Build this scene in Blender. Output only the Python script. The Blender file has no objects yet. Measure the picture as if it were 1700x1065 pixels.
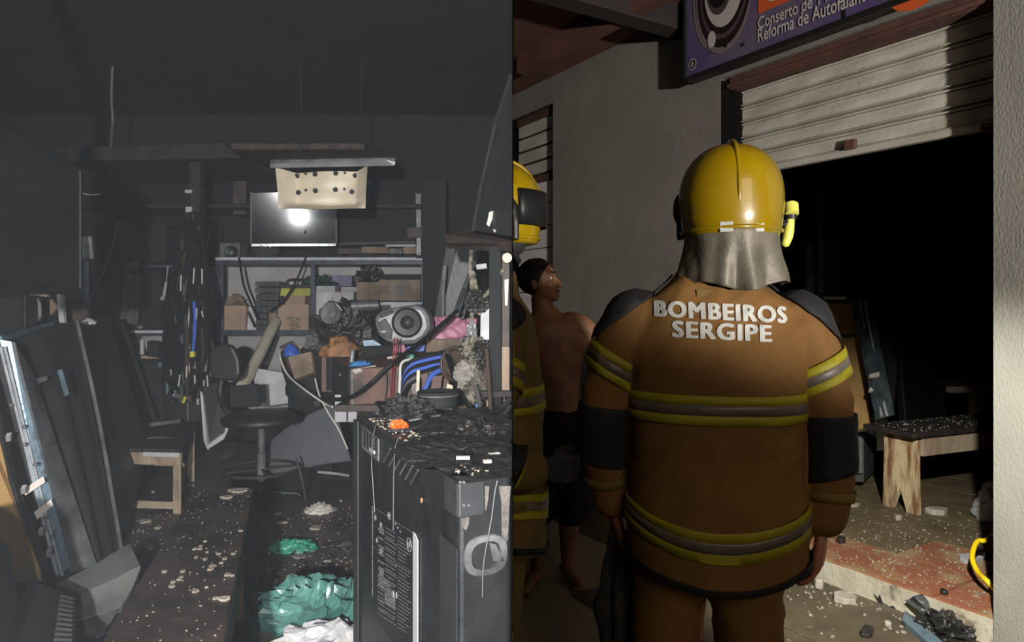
import bpy, bmesh, math, random
from mathutils import Vector as V, Matrix, Euler, noise
from mathutils.bvhtree import BVHTree
sc = bpy.context.scene
C = sc.collection
R = random.Random(7)
PI = math.pi
F = 1150.0; H = 1.487; HY = 500.0

# ------------------------------------------------------------------ camera, world, lights, exposure
cam = bpy.data.cameras.new('camera'); cam_ob = bpy.data.objects.new('camera', cam); C.objects.link(cam_ob)
cam_ob.location = (0, 0, H); cam_ob.rotation_euler = (PI/2, 0, 0)
cam.sensor_width = 36; cam.lens = F/1700*36; cam.shift_y = -(532.5-HY)/1700; cam.clip_start = .02
sc.camera = cam_ob
w = bpy.data.worlds.new('night'); sc.world = w; w.use_nodes = True
w.node_tree.nodes['Background'].inputs[0].default_value = (.55, .60, .75, 1)
w.node_tree.nodes['Background'].inputs[1].default_value = .004
sc.view_settings.view_transform = 'Standard'; sc.view_settings.look = 'None'
sc.view_settings.exposure = 0; sc.view_settings.gamma = 1; sc.view_settings.use_curve_mapping = False
FLASH = V((-.34, .16, 1.26))
def spot(name, loc, aim, power, angle, blend, radius, col=(1, 1, 1)):
    l = bpy.data.lights.new(name, 'SPOT'); o = bpy.data.objects.new(name, l); C.objects.link(o)
    o.location = loc; d = V(aim)-V(loc); o.rotation_euler = d.to_track_quat('-Z', 'Y').to_euler()
    l.energy = power; l.spot_size = math.radians(angle); l.spot_blend = blend; l.shadow_soft_size = radius; l.color = col
    return o
spot('camera_flash_light', FLASH, (-1.9, 4.2, .95), 135, 118, .9, .012, (.95, .98, 1))
spot('room_fill_light', (-.12, -1.3, 1.66), (-1.9, 4.4, 1.0), 1350, 104, .7, .04, (1, .98, .96))  # added fill lamp behind the camera; evens near and far brightness
spot('facade_cone_light', (2.2, -3.2, 1.3), (1.226, 3.73, 5.1), 1900, 60, .08, .10, (1, .95, .87))  # added low spot aimed up; cone edge stands for the jacket's shade line
spot('hand_torch_light', (1.12, 1.45, 1.80), (2.12, 3.7, .0), 520, 60, .8, .02, (1, .98, .88))
def area(name, loc, aim, power, size, col):
    l = bpy.data.lights.new(name, 'AREA'); o = bpy.data.objects.new(name, l); C.objects.link(o)
    o.location = loc; d = V(aim)-V(loc); o.rotation_euler = d.to_track_quat('-Z', 'Y').to_euler()
    l.energy = power; l.size = size; l.color = col
    return o
area('street_fill_light', (1.8, -3.6, 3.4), (.9, 3.5, 1.0), 58, 2.4, (1, .84, .68))  # added wide area lamp; soft fill over facade and people

# ------------------------------------------------------------------ pixel helpers, facade frame
def P(px, py, Y): return V(((px-850)/F*Y, Y, H-(py-HY)/F*Y))
def G(px, py, z=0.0):
    Y = (H-z)*F/(py-HY); return P(px, py, Y)
FD = V((.5225, -.8526, 0)).normalized(); FN = V((.8526, .5225, 0)).normalized(); F0 = V((1.855, 3.36, 0))
UP = V((0, 0, 1))
def FC(s, o, z): return F0 + FD*s + FN*o + UP*z
def FS(px, py, o=0.0):                      # where the sight line meets the plane o behind the facade
    k = (px-850)/F; b = F0 + FN*o           # b.x + s*d.x = k*(b.y + s*d.y)
    s = (k*b.y-b.x)/(FD.x-k*FD.y); Y = b.y+s*FD.y
    return s, H-(py-HY)/F*Y
def FP(px, py, o=0.0):
    s, z = FS(px, py, o); return FC(s, o, z)

# ------------------------------------------------------------------ materials
def lin(c):
    return tuple(((x/255)/12.92 if x/255 <= .04045 else ((x/255+.055)/1.055)**2.4) for x in c)
def mat(name, col, rough=.6, metal=0.0, col2=None, scale=6, mix=(.35, .65), bump=0.0, bscale=40, coat=0.0, emit=0, stretch=None, spec=.5, col3=None, scale3=25, mix3=(.55, .7), sheen=0):
    m = bpy.data.materials.new(name); m.use_nodes = True; n = m.node_tree; b = n.nodes['Principled BSDF']; L = n.links
    b.inputs['Roughness'].default_value = rough; b.inputs['Metallic'].default_value = metal
    b.inputs['Specular IOR Level'].default_value = spec
    c = (*lin(col), 1); b.inputs['Base Color'].default_value = c
    if coat: b.inputs['Coat Weight'].default_value = coat; b.inputs['Coat Roughness'].default_value = .06
    tc = n.nodes.new('ShaderNodeTexCoord'); mp = n.nodes.new('ShaderNodeMapping'); L.new(tc.outputs['Object'], mp.inputs[0])
    if stretch: mp.inputs['Scale'].default_value = stretch
    src = None
    def layer(under, colr, sc_, mx):
        nz = n.nodes.new('ShaderNodeTexNoise'); nz.inputs['Scale'].default_value = sc_; nz.inputs['Detail'].default_value = 6
        nz.inputs['Roughness'].default_value = .6; L.new(mp.outputs[0], nz.inputs[0])
        mr = n.nodes.new('ShaderNodeMapRange'); mr.inputs[1].default_value = mx[0]; mr.inputs[2].default_value = mx[1]; L.new(nz.outputs[0], mr.inputs[0])
        mi = n.nodes.new('ShaderNodeMix'); mi.data_type = 'RGBA'; L.new(mr.outputs[0], mi.inputs[0])
        if under is None: mi.inputs[6].default_value = c
        else: L.new(under, mi.inputs[6])
        mi.inputs[7].default_value = (*lin(colr), 1); return mi.outputs[2]
    if col2: src = layer(None, col2, scale, mix)
    if col3: src = layer(src, col3, scale3, mix3)
    if src: L.new(src, b.inputs['Base Color'])
    if bump:
        nz = n.nodes.new('ShaderNodeTexNoise'); nz.inputs['Scale'].default_value = bscale; nz.inputs['Detail'].default_value = 5
        L.new(mp.outputs[0], nz.inputs[0])
        bp = n.nodes.new('ShaderNodeBump'); bp.inputs['Strength'].default_value = bump; bp.inputs['Distance'].default_value = .01
        L.new(nz.outputs[0], bp.inputs['Height']); L.new(bp.outputs[0], b.inputs['Normal'])
    if emit: b.inputs['Emission Color'].default_value = c; b.inputs['Emission Strength'].default_value = emit
    return m
M = {}
def mk(k, *a, **kw): M[k] = mat(k, *a, **kw); return M[k]
mk('soot', (22, 23, 25), .85, col2=(13, 14, 15), scale=3, bump=.3)
mk('soot_ceiling', (42, 44, 48), .95, col2=(34, 36, 39), scale=.8, bump=.2, spec=.1)
mk('soot_gloss', (20, 21, 23), .45, col2=(34, 35, 37), scale=9, bump=.2, bscale=30)
mk('black_plastic', (21, 22, 24), .5, col2=(30, 31, 33), scale=5, bump=.15)
mk('dark_grey', (44, 45, 48), .6, col2=(32, 33, 35), scale=4, bump=.1)
mk('scrape', (104, 98, 92), .9, col2=(70, 67, 64), scale=40, bump=.5, bscale=150)
mk('mid_grey', (104, 104, 106), .6, col2=(52, 52, 55), scale=6, bump=.15)
mk('sheet_grey', (106, 108, 113), .6, col2=(92, 94, 99), scale=2)
mk('grey_bin', (124, 126, 124), .55, col2=(108, 109, 107), scale=5, bump=.08)
mk('char_wood', (42, 33, 30), .75, col2=(24, 20, 20), scale=9, bump=.6, bscale=30, stretch=(1, .25, 1), col3=(62, 50, 44), scale3=30)
mk('bench_top', (66, 55, 51), .55, col2=(36, 31, 31), scale=5, mix=(.4, .62), bump=.4, bscale=25, col3=(88, 74, 66), scale3=9, mix3=(.62, .75))
mk('light_wood', (165, 148, 126), .7, col2=(128, 108, 90), scale=5, bump=.25, stretch=(1, 1, .3), col3=(78, 64, 56), scale3=7, mix3=(.6, .75))
mk('bench_leg_wood', (196, 176, 140), .7, col2=(120, 84, 54), scale=6, mix=(.42, .6), bump=.3, stretch=(3, 3, .5), col3=(70, 50, 38), scale3=9, mix3=(.62, .72))
mk('brown_panel', (112, 82, 70), .6, col2=(78, 58, 52), scale=5, bump=.2, col3=(48, 42, 40), scale3=8)
mk('brown_dark', (78, 62, 54), .65, col2=(45, 38, 35), scale=8, bump=.3)
mk('cardboard', (166, 142, 122), .8, col2=(146, 124, 106), scale=5, bump=.1)
mk('cardboard_dirty', (138, 120, 102), .85, col2=(92, 78, 66), scale=7, bump=.2)
mk('yellow_board', (166, 130, 76), .7, col2=(146, 112, 64), scale=3, bump=.1)
mk('cream_metal', (222, 210, 188), .45, col2=(200, 186, 162), scale=4, bump=.15, bscale=6)
mk('grey_metal', (120, 122, 124), .4, .6, col2=(80, 82, 84), scale=8, bump=.2)
mk('blue_metal', (128, 150, 164), .35, .45, col2=(105, 125, 138), scale=5, bump=.2, col3=(60, 66, 70), scale3=12)
mk('shelf_metal', (70, 78, 92), .5, .3, col2=(45, 50, 60), scale=9, bump=.2)
mk('white_paint', (190, 190, 192), .6, col2=(160, 160, 164), scale=6, bump=.1)
mk('white_plastic', (172, 172, 175), .5, col2=(140, 142, 146), scale=8)
mk('pvc', (196, 190, 172), .45, col2=(170, 164, 148), scale=5)
mk('paper', (200, 196, 188), .8, col2=(170, 164, 155), scale=12, bump=.2)
mk('plaster', (178, 168, 156), .85, col2=(140, 130, 118), scale=15, bump=.3)
mk('plaster_bit', (150, 142, 130), .85, col2=(120, 108, 96), scale=30, bump=.3)
mk('teal_bag', (92, 140, 130), .25, col2=(58, 98, 92), scale=5, bump=.5, bscale=25, coat=.4)
mk('green_bag', (58, 150, 120), .35, col2=(42, 116, 92), scale=8, bump=.4, bscale=30)
mk('green_dark', (36, 66, 58), .6, col2=(26, 46, 42), scale=8, bump=.3)
mk('white_cloth', (190, 190, 192), .75, col2=(150, 146, 144), scale=7, bump=.4, bscale=20)
mk('pink_bag', (190, 132, 152), .5, col2=(158, 104, 126), scale=7, bump=.3)
mk('purple_box', (120, 112, 150), .6, col2=(90, 84, 112), scale=12)
mk('blue_plastic', (52, 92, 180), .45, col2=(40, 70, 150), scale=10)
mk('cyan_bag', (60, 140, 190), .35, col2=(70, 110, 180), scale=12, bump=.3)
mk('lime_box', (178, 180, 70), .6, col2=(140, 140, 60), scale=8)
mk('orange_bit', (225, 100, 36), .45, col2=(225, 95, 30), scale=30, bump=.4)
mk('orange_cloth', (150, 106, 66), .7, col2=(110, 78, 52), scale=10, bump=.5, bscale=30)
mk('silver_plastic', (128, 130, 132), .42, .3, col2=(96, 97, 98), scale=6, bump=.08)
mk('chrome', (190, 192, 195), .18, .9, col2=(120, 120, 122), scale=30)
mk('melt', (128, 122, 106), .6, col2=(48, 46, 42), scale=20, mix=(.4, .6), bump=.8, bscale=50)
mk('melt_dark', (48, 46, 44), .35, col2=(24, 23, 23), scale=25, bump=.9, bscale=60)
mk('ash_pile', (40, 38, 37), .6, col2=(22, 21, 21), scale=22, bump=.9, bscale=70, col3=(110, 104, 98), scale3=60, mix3=(.64, .72))
mk('wire_black', (20, 20, 22), .45)
mk('wire_grey', (84, 85, 87), .5)
mk('wire_white', (190, 188, 180), .5)
mk('wire_blue', (70, 100, 190), .5)
mk('wire_red', (120, 44, 44), .5)
mk('wire_brown', (70, 58, 52), .5)
mk('yellow_plug', (200, 190, 70), .5)
mk('screen', (10, 11, 13), .09, spec=.6, bump=.02, bscale=3)
mk('print_grey', (128, 130, 130), .6, col2=(70, 72, 72), scale=160, mix=(.45, .55))
mk('print_solid', (120, 122, 122), .6)
mk('label_black', (26, 27, 28), .5)
mk('label_white', (165, 166, 162), .6)
mk('tape', (214, 200, 192), .6)
mk('drywall', (140, 134, 128), .8, col2=(100, 95, 90), scale=6, bump=.2)
# ------------------------------------------------------------------ mesh builder
WM = {}                                              # world matrix of every thing / part
def catmull(pts, k=6):
    pts = [V(p) for p in pts]
    if len(pts) < 3: return pts
    q = [pts[0]*2-pts[1]]+pts+[pts[-1]*2-pts[-2]]; out = []
    for i in range(1, len(q)-2):
        for j in range(k):
            t = j/k; a, b, c, d = q[i-1], q[i], q[i+1], q[i+2]
            out.append(.5*((2*b)+(c-a)*t+(2*a-5*b+4*c-d)*t*t+(3*b-a-3*c+d)*t**3))
    out.append(pts[-1]); return out
class MB:
    def __init__(s): s.v = []; s.f = []; s.m = []; s.mi = 0
    def add(s, vs, fs):
        b = len(s.v); s.v += [V(x) for x in vs]; s.f += [[b+i for i in f] for f in fs]; s.m += [s.mi]*len(fs); return s
    def box(s, c, size, rot=None, top=1.0):
        c = V(c); x, y, z = [q/2 for q in size]; vs = []
        for dz in (-1, 1):
            k = top if dz > 0 else 1
            for dx, dy in ((-1, -1), (1, -1), (1, 1), (-1, 1)):
                p = V((dx*x*k, dy*y*k, dz*z))
                if rot is not None: p = rot @ p
                vs.append(c+p)
        return s.add(vs, [(3, 2, 1, 0), (4, 5, 6, 7), (0, 1, 5, 4), (1, 2, 6, 5), (2, 3, 7, 6), (3, 0, 4, 7)])
    def bx(s, x0, x1, y0, y1, z0, z1): return s.box(((x0+x1)/2, (y0+y1)/2, (z0+z1)/2), (x1-x0, y1-y0, z1-z0))
    def prism(s, poly, vec):
        n = len(poly); vec = V(vec); poly = [V(p) for p in poly]
        nn = V((0, 0, 0))
        for i in range(n): nn += poly[i].cross(poly[(i+1) % n])
        if nn.dot(vec) > 0: poly = poly[::-1]
        return s.add(poly+[p+vec for p in poly], [list(range(n)), [n+i for i in range(n)][::-1]]+[[(i+1) % n, i, n+i, n+(i+1) % n] for i in range(n)])
    def slab(s, pts, t):                              # polygon of (px,py,Y), thickness t away from the viewer
        w_ = [P(*p) for p in pts]; n = V((0, 0, 0)); c = sum(w_, V((0, 0, 0)))/len(w_)
        for i in range(len(w_)): n += (w_[i]-c).cross(w_[(i+1) % len(w_)]-c)
        n.normalize()
        if n.dot(c-V((0, 0, H))) < 0: n = -n
        return s.prism(w_, n*t)
    def tube(s, pts, r, seg=6, sm=5, r1=None, caps=True):
        pts = catmull(pts, sm) if sm and len(pts) > 2 else [V(p) for p in pts]
        n = len(pts); vs = []; t = (pts[1]-pts[0]).normalized(); u = t.orthogonal().normalized()
        for i, p in enumerate(pts):
            tt = (pts[min(i+1, n-1)]-pts[max(i-1, 0)])
            tt = tt.normalized() if tt.length > 1e-9 else t
            u = (u-tt*u.dot(tt)); u = u.normalized() if u.length > 1e-6 else tt.orthogonal().normalized(); w_ = tt.cross(u)
            rr = r if r1 is None else r+(r1-r)*i/(n-1)
            for k in range(seg):
                a = 2*PI*k/seg; vs.append(p+u*math.cos(a)*rr+w_*math.sin(a)*rr)
        fs = [[i*seg+k, i*seg+(k+1) % seg, (i+1)*seg+(k+1) % seg, (i+1)*seg+k] for i in range(n-1) for k in range(seg)]
        if caps: fs += [list(range(seg))[::-1], [(n-1)*seg+k for k in range(seg)]]
        return s.add(vs, fs)
    def rings(s, rg, cap=True):                       # list of rings (lists of points)
        n = len(rg[0]); vs = [p for r in rg for p in r]
        fs = [[i*n+k, i*n+(k+1) % n, (i+1)*n+(k+1) % n, (i+1)*n+k] for i in range(len(rg)-1) for k in range(n)]
        if cap: fs += [list(range(n))[::-1], [(len(rg)-1)*n+k for k in range(n)]]
        return s.add(vs, fs)
    def loft(s, secs, n=32, pw=2.0, sub=4):           # secs: (cx,cy,z,a,b) vertical stack, smoothed
        arr = secs
        if sub > 1:
            A = catmull([V(q[:3]) for q in secs], sub); B = catmull([V((q[3], q[4], 0)) for q in secs], sub)
            arr = [(A[i].x, A[i].y, A[i].z, max(B[i].x, .003), max(B[i].y, .003)) for i in range(len(A))]
        rg = []
        for cx, cy, z, a, b in arr:
            r = []
            for k in range(n):
                t = 2*PI*k/n; c, q = math.cos(t), math.sin(t)
                r.append(V((cx+a*math.copysign(abs(c)**(2/pw), c), cy+b*math.copysign(abs(q)**(2/pw), q), z)))
            rg.append(r)
        return s.rings(rg)
    def limb(s, pts, rad, seg=14, sm=5):              # smoothed tapered limb with round ends
        n0 = len(pts); A = catmull(pts, sm); rr = catmull([V((r, 0, 0)) for r in rad], sm) if n0 > 2 else [V((r, 0, 0)) for r in rad]
        rr = [max(q.x, .002) for q in rr]
        d0 = (A[0]-A[1]).normalized(); d1 = (A[-1]-A[-2]).normalized()
        pre = [(A[0]+d0*rr[0]*math.sin(a), rr[0]*math.cos(a)) for a in (1.35, 1.0, .6, .3)]
        post = [(A[-1]+d1*rr[-1]*math.sin(a), rr[-1]*math.cos(a)) for a in (.3, .6, 1.0, 1.35)]
        al = pre+list(zip(A, rr))+post
        t = (A[1]-A[0]).normalized(); u = t.orthogonal().normalized(); rg = []
        for i, (p, r) in enumerate(al):
            tt = (al[min(i+1, len(al)-1)][0]-al[max(i-1, 0)][0]).normalized()
            u = (u-tt*u.dot(tt)).normalized(); w_ = tt.cross(u)
            rg.append([p+u*math.cos(2*PI*k/seg)*r+w_*math.sin(2*PI*k/seg)*r for k in range(seg)])
        return s.rings(rg)
    def ball(s, c, r, seg=16, rg=10, rot=None):
        c = V(c); r = (r, r, r) if isinstance(r, (int, float)) else r; rs = []
        for i in range(1, rg):
            a = PI*i/rg-PI/2; q = []
            for k in range(seg):
                t = 2*PI*k/seg; p = V((math.cos(a)*math.cos(t)*r[0], math.cos(a)*math.sin(t)*r[1], math.sin(a)*r[2]))
                if rot is not None: p = rot @ p
                q.append(c+p)
            rs.append(q)
        return s.rings(rs)
    def disc(s, c, axis, prof, seg=28):               # lathe: prof = (radius, height along axis)
        c = V(c); ax = V(axis).normalized(); u = ax.orthogonal().normalized(); w_ = ax.cross(u)
        return s.rings([[c+ax*h+(u*math.cos(2*PI*k/seg)+w_*math.sin(2*PI*k/seg))*max(r, .0005) for k in range(seg)] for r, h in prof])
    def torus(s, c, axis, Rr, r, seg=32, m=8):
        c = V(c); ax = V(axis).normalized(); u = ax.orthogonal().normalized(); w_ = ax.cross(u); vs = []
        for i in range(seg):
            a = 2*PI*i/seg; d = u*math.cos(a)+w_*math.sin(a)
            for k in range(m):
                b = 2*PI*k/m; vs.append(c+d*(Rr+r*math.cos(b))+ax*r*math.sin(b))
        return s.add(vs, [[i*m+k, ((i+1) % seg)*m+k, ((i+1) % seg)*m+(k+1) % m, i*m+(k+1) % m] for i in range(seg) for k in range(m)])
    def patch(s, c4, nu, nv, t, fn=None):             # bilinear patch of 4 world corners with thickness t
        a, b, c, d = [V(q) for q in c4]; n = (b-a).cross(d-a).normalized()
        if n.dot(a-V((0, 0, H))) < 0: n = -n
        fr = []; bk = []
        for j in range(nv+1):
            for i in range(nu+1):
                u, v = i/nu, j/nv; p = (a*(1-u)+b*u)*(1-v)+(d*(1-u)+c*u)*v
                if fn: p = p+n*fn(u, v)
                fr.append(p); bk.append(p+n*t)
        N = len(fr); q = nu+1; fs = []
        for j in range(nv):
            for i in range(nu):
                k = j*q+i; fs.append([k, k+1, k+1+q, k+q]); fs.append([N+k+q, N+k+1+q, N+k+1, N+k])
        e = [i for i in range(q)]+[j*q+nu for j in range(1, nv+1)]+[nv*q+i for i in range(nu-1, -1, -1)]+[j*q for j in range(nv-1, 0, -1)]
        for i in range(len(e)): x, y = e[i], e[(i+1) % len(e)]; fs.append([y, x, N+x, N+y])
        return s.add(fr+bk, fs)
    def lump(s, c, r, seed=0, amp=.35, fr=3.0, seg=36, rg=22, flat=True, ridge=True, rot=0):
        c = V(c); rs = []
        for i in range(1, rg):
            a = PI*i/rg-PI/2; q = []
            for k in range(seg):
                t = 2*PI*k/seg; d = V((math.cos(a)*math.cos(t), math.cos(a)*math.sin(t), math.sin(a)))
                nz = noise.noise(d*fr+V((seed*7.3, seed*3.1, seed)))
                if ridge: nz = (1-abs(nz)*2.4)*.6-.3+noise.noise(d*fr*2.7+V((seed, 9, seed*2)))*.4
                k2 = 1+amp*nz; p = V((d.x*r[0]*k2, d.y*r[1]*k2, d.z*r[2]*k2))
                if rot: p = Matrix.Rotation(rot, 3, 'Z') @ p
                if flat: p.z = max(p.z, -.001 if i > 1 else -.004)
                q.append(c+p)
            rs.append(q)
        return s.rings(rs)
    def build(s, name, material, parent=None, bevel=0.0, smooth=False, label=None, cut=None, subd=0):
        if parent is not None: Wm = WM[parent.name]
        elif s.v:
            xs = [p.x for p in s.v]; ys = [p.y for p in s.v]; zs = [p.z for p in s.v]
            Wm = Matrix.Translation(((min(xs)+max(xs))/2, (min(ys)+max(ys))/2, min(zs)))
        inv = Wm.inverted()
        me = bpy.data.meshes.new(name); me.from_pydata([inv @ p for p in s.v], [], s.f)
        for m in (material if isinstance(material, (list, tuple)) else [material]): me.materials.append(M[m] if isinstance(m, str) else m)
        if max(s.m, default=0) > 0: me.polygons.foreach_set('material_index', s.m)
        if smooth: me.polygons.foreach_set('use_smooth', [True]*len(me.polygons))
        if smooth == 2: me.set_sharp_from_angle(angle=math.radians(38))
        me.update()
        return link(name, me, parent, Wm, bevel, label, cut, subd)
def cutmesh(me, Wm, cut):                            # keep the half world-space beyond the added divider
    co, no = V(cut[0]), V(cut[1]); inv = Wm.inverted()
    lc = inv @ co; ln = (inv.to_3x3() @ no).normalized()
    bm = bmesh.new(); bm.from_mesh(me)
    r = bmesh.ops.bisect_plane(bm, geom=bm.verts[:]+bm.edges[:]+bm.faces[:], plane_co=lc, plane_no=ln, clear_inner=True)
    ed = [e for e in r['geom_cut'] if isinstance(e, bmesh.types.BMEdge)]
    if ed: bmesh.ops.holes_fill(bm, edges=ed, sides=0)
    bm.to_mesh(me); bm.free(); me.update()
def link(name, me, parent, Wm, bevel=0, label=None, cut=None, subd=0):
    if cut: cutmesh(me, Wm, cut)
    o = bpy.data.objects.new(name, me); C.objects.link(o)
    if parent is not None: o.parent = parent
    else: o.location = Wm.translation
    WM[o.name] = Wm.copy()
    if bevel: b = o.modifiers.new('bevel', 'BEVEL'); b.width = bevel; b.segments = 2; b.limit_method = 'ANGLE'
    if subd: b = o.modifiers.new('sub', 'SUBSURF'); b.levels = b.render_levels = subd
    if label: o['label'] = label
    return o
def thing(name, label, cat, loc, rz=0, group=None):
    o = bpy.data.objects.new(name, None); C.objects.link(o); o.location = loc; o.rotation_euler = (0, 0, rz)
    o.empty_display_size = .1
    WM[o.name] = Matrix.Translation(loc) @ Matrix.Rotation(rz, 4, 'Z'); tag(o, label, cat, group); return o
def tag(o, label, cat, group=None, kind=None):
    if label: o['label'] = label
    if cat: o['category'] = cat
    if group: o['group'] = group
    if kind: o['kind'] = kind
    return o
def one(mb, name, m, label, cat, group=None, kind=None, **kw): return tag(mb.build(name, m, None, **kw), label, cat, group, kind)
def struct(mb, name, m, parent=None, **kw):
    o = mb.build(name, m, parent, **kw)
    if parent is None: o['kind'] = 'structure'
    return o
def rbox(px0, py0, px1, py1, Y, depth, mb=None, lean=0):    # box whose front covers a rectangle of the view at depth Y
    a, b = P(px0, py1, Y), P(px1, py0, Y); mb = mb or MB()
    return mb.bx(a.x, b.x, Y, Y+depth, a.z, b.z)
def textmesh(txt, w_, h_, thick=.001, bold=0.0, sp=1.0):
    cu = bpy.data.curves.new('t', 'FONT'); cu.body = txt; cu.size = 1; cu.offset = bold; cu.resolution_u = 3; cu.extrude = 0; cu.space_character = sp
    o = bpy.data.objects.new('t', cu); C.objects.link(o); dg = bpy.context.evaluated_depsgraph_get()
    me = bpy.data.meshes.new_from_object(o.evaluated_get(dg)); vs = [v.co.copy() for v in me.vertices]; fs = [list(p.vertices) for p in me.polygons]
    bpy.data.objects.remove(o); bpy.data.curves.remove(cu)
    x0, x1 = min(v.x for v in vs), max(v.x for v in vs); y0, y1 = min(v.y for v in vs), max(v.y for v in vs)
    return [V(((v.x-x0)/(x1-x0)*w_, (v.y-y0)/(y1-y0)*h_, 0)) for v in vs], fs
def remesh(mb, vox, it=4, fac=.5):
    me = bpy.data.meshes.new('tmp'); me.from_pydata(mb.v, [], mb.f); o = bpy.data.objects.new('tmp', me); C.objects.link(o)
    r = o.modifiers.new('r', 'REMESH'); r.mode = 'VOXEL'; r.voxel_size = vox
    if it: q = o.modifiers.new('s', 'SMOOTH'); q.iterations = it; q.factor = fac
    dg = bpy.context.evaluated_depsgraph_get(); out = bpy.data.meshes.new_from_object(o.evaluated_get(dg)); bpy.data.objects.remove(o)
    res = MB(); res.add([v.co.copy() for v in out.vertices], [list(p.vertices) for p in out.polygons]); bpy.data.meshes.remove(out); return res
# ================================================================== THE SETTING
mk('wall_grey', (128, 122, 116), .9, col2=(116, 111, 106), scale=2, bump=.5, bscale=120, col3=(96, 92, 88), scale3=1.3, mix3=(.6, .8))
mk('pier_paint', (134, 132, 123), .9, col2=(120, 118, 110), scale=3, bump=.5, bscale=110, stretch=(1, 1, .45))
mk('riser', (190, 184, 168), .85, col2=(160, 150, 132), scale=5, bump=.5, col3=(110, 100, 86), scale3=9, mix3=(.6, .7))
mk('shutter', (196, 192, 182), .5, .1, col2=(172, 166, 152), scale=3, bump=.15, stretch=(1, 1, 2), col3=(120, 84, 56), scale3=5, mix3=(.68, .74))
mk('shutter_left', (214, 208, 210), .6, col2=(196, 190, 192), scale=3)
mk('rust_frame', (96, 62, 52), .8, col2=(70, 46, 40), scale=5)
mk('soffit', (104, 66, 56), .85, col2=(84, 54, 46), scale=3, bump=.2)
mk('dark_beam', (40, 33, 31), .85)
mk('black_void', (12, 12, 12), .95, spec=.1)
mk('pavement', (96, 86, 68), .55, col2=(70, 62, 50), scale=3, bump=.15, col3=(120, 112, 92), scale3=18, mix3=(.62, .7))
mk('grout', (150, 140, 120), .9)
mk('tile_red', (138, 86, 64), .6, col2=(148, 122, 90), scale=5, mix=(.46, .62), bump=.3, col3=(176, 168, 150), scale3=7, mix3=(.64, .72))
mk('tile_brown', (112, 98, 74), .65, col2=(92, 78, 58), scale=4, bump=.3, col3=(150, 140, 116), scale3=9, mix3=(.64, .72))
mk('floor_left', (88, 78, 74), .5, col2=(54, 48, 47), scale=2.2, bump=.5, bscale=30, col3=(96, 88, 82), scale3=40, mix3=(.64, .72))
mk('back_wall', (172, 170, 168), .9, col2=(150, 146, 144), scale=2, bump=.1)

# added divider between room and street, edge-on; keeps their light apart
m_ = MB().bx(-.0003, .0003, 1.6, 9.2, 0, 4.4)           # far stretch of the divider; a plane carries it past the camera
m_.add([(0, -5.5, 0), (0, 1.6, 0), (0, 1.6, 4.4), (0, -5.5, 4.4)], [(0, 1, 2, 3)])
struct(m_, 'scene_divider', 'soot')
# left room
struct(MB().bx(-6, -.001, .3, 7.3, -.1, 0), 'floor', 'floor_left')
struct(MB().bx(-6, -.001, 7.2, 7.3, 0, 3.42), 'wall_back', 'soot')
struct(MB().bx(-6.1, -6, .3, 7.3, 0, 3.42), 'wall_left', 'soot')
struct(MB().bx(-6.1, -.001, .3, 7.3, 3.42, 3.5), 'ceiling', 'soot_ceiling')
# pale area of the back wall that the soot did not reach
wb = WM['wall_back']
m_ = MB().bx(-3.95, -.75, 7.188, 7.1995, .3, 1.86)
struct(m_, 'wall_paint', 'back_wall', bpy.data.objects['wall_back'])
# street side
struct(MB().bx(.001, 6, -5, 8, -.1, 0), 'ground', 'grout')
def tilequad(mb, s0, s1, o0, o1, z, t, g=.006):
    p = [FC(s0+g, o0+g, z), FC(s1-g, o0+g, z), FC(s1-g, o1-g, z), FC(s0+g, o1-g, z)]
    if min(q.x for q in p) < .003: return False
    mb.prism(p, V((0, 0, t))); return True
gr = bpy.data.objects['ground']
for i in range(-5, 4):
    for j in range(0, 5):
        m_ = MB(); TS = .62
        if tilequad(m_, i*TS+.30, (i+1)*TS+.30, -.02-(j+1)*TS, -.02-j*TS, -.001, .009): m_.build('tile', 'pavement', gr)
sL = FS(918, 500)[0]; sJ = FS(1197, 500)[0]; sR = FS(1655, 500)[0]; s0 = -(F0.x-.002)/FD.x
zTop = 3.38
def facade(sa, sb, za, zb, o0=0.0, o1=.22, mb=None):
    mb = mb or MB(); return mb.prism([FC(sa, o0, za), FC(sb, o0, za), FC(sb, o1, za), FC(sa, o1, za)], V((0, 0, zb-za)))
struct(facade(sL, sJ, 0, zTop+.3), 'wall_front', 'wall_grey')
zD1 = FS(918, 170)[1]
struct(facade(s0, sL, zD1, zTop+.3), 'wall_front_left', 'wall_grey')
zB = 2.86
struct(facade(sJ, sR, zB, zTop+.3), 'wall_front_top', 'wall_grey')
struct(facade(sR, 3.2, 0, zTop+.3, -.03, .22), 'wall_front_right', 'pier_paint')
# eave over the pavement, with beams
m_ = MB().prism([FC(s0+.02, 0, zTop), FC(3, 0, zTop), FC(3, -1.5, zTop), FC(max(s0, -(F0.x-.002-FN.x*1.5)/FD.x)+.02, -1.5, zTop)], V((0, 0, .06)))
struct(m_, 'ceiling_eave', 'soffit')
for k, (sa, wdt) in enumerate([(-1.45, .14), (.2, .14), (1.6, .14)]):
    struct(MB().prism([FC(sa, -.01, zTop-.16), FC(sa+wdt, -.01, zTop-.16), FC(sa+wdt, -1.4, zTop-.16), FC(sa, -1.4, zTop-.16)], V((0, 0, .159))), 'trim_%d' % (k+1), 'dark_beam')
sA = max(s0, -(F0.x-.002-FN.x*.55)/FD.x)+.02
struct(MB().prism([FC(sA, -.42, zTop-.14), FC(3, -.42, zTop-.14), FC(3, -.52, zTop-.14), FC(sA, -.52, zTop-.14)], V((0, 0, .139))), 'trim_4', 'soffit')
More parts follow.
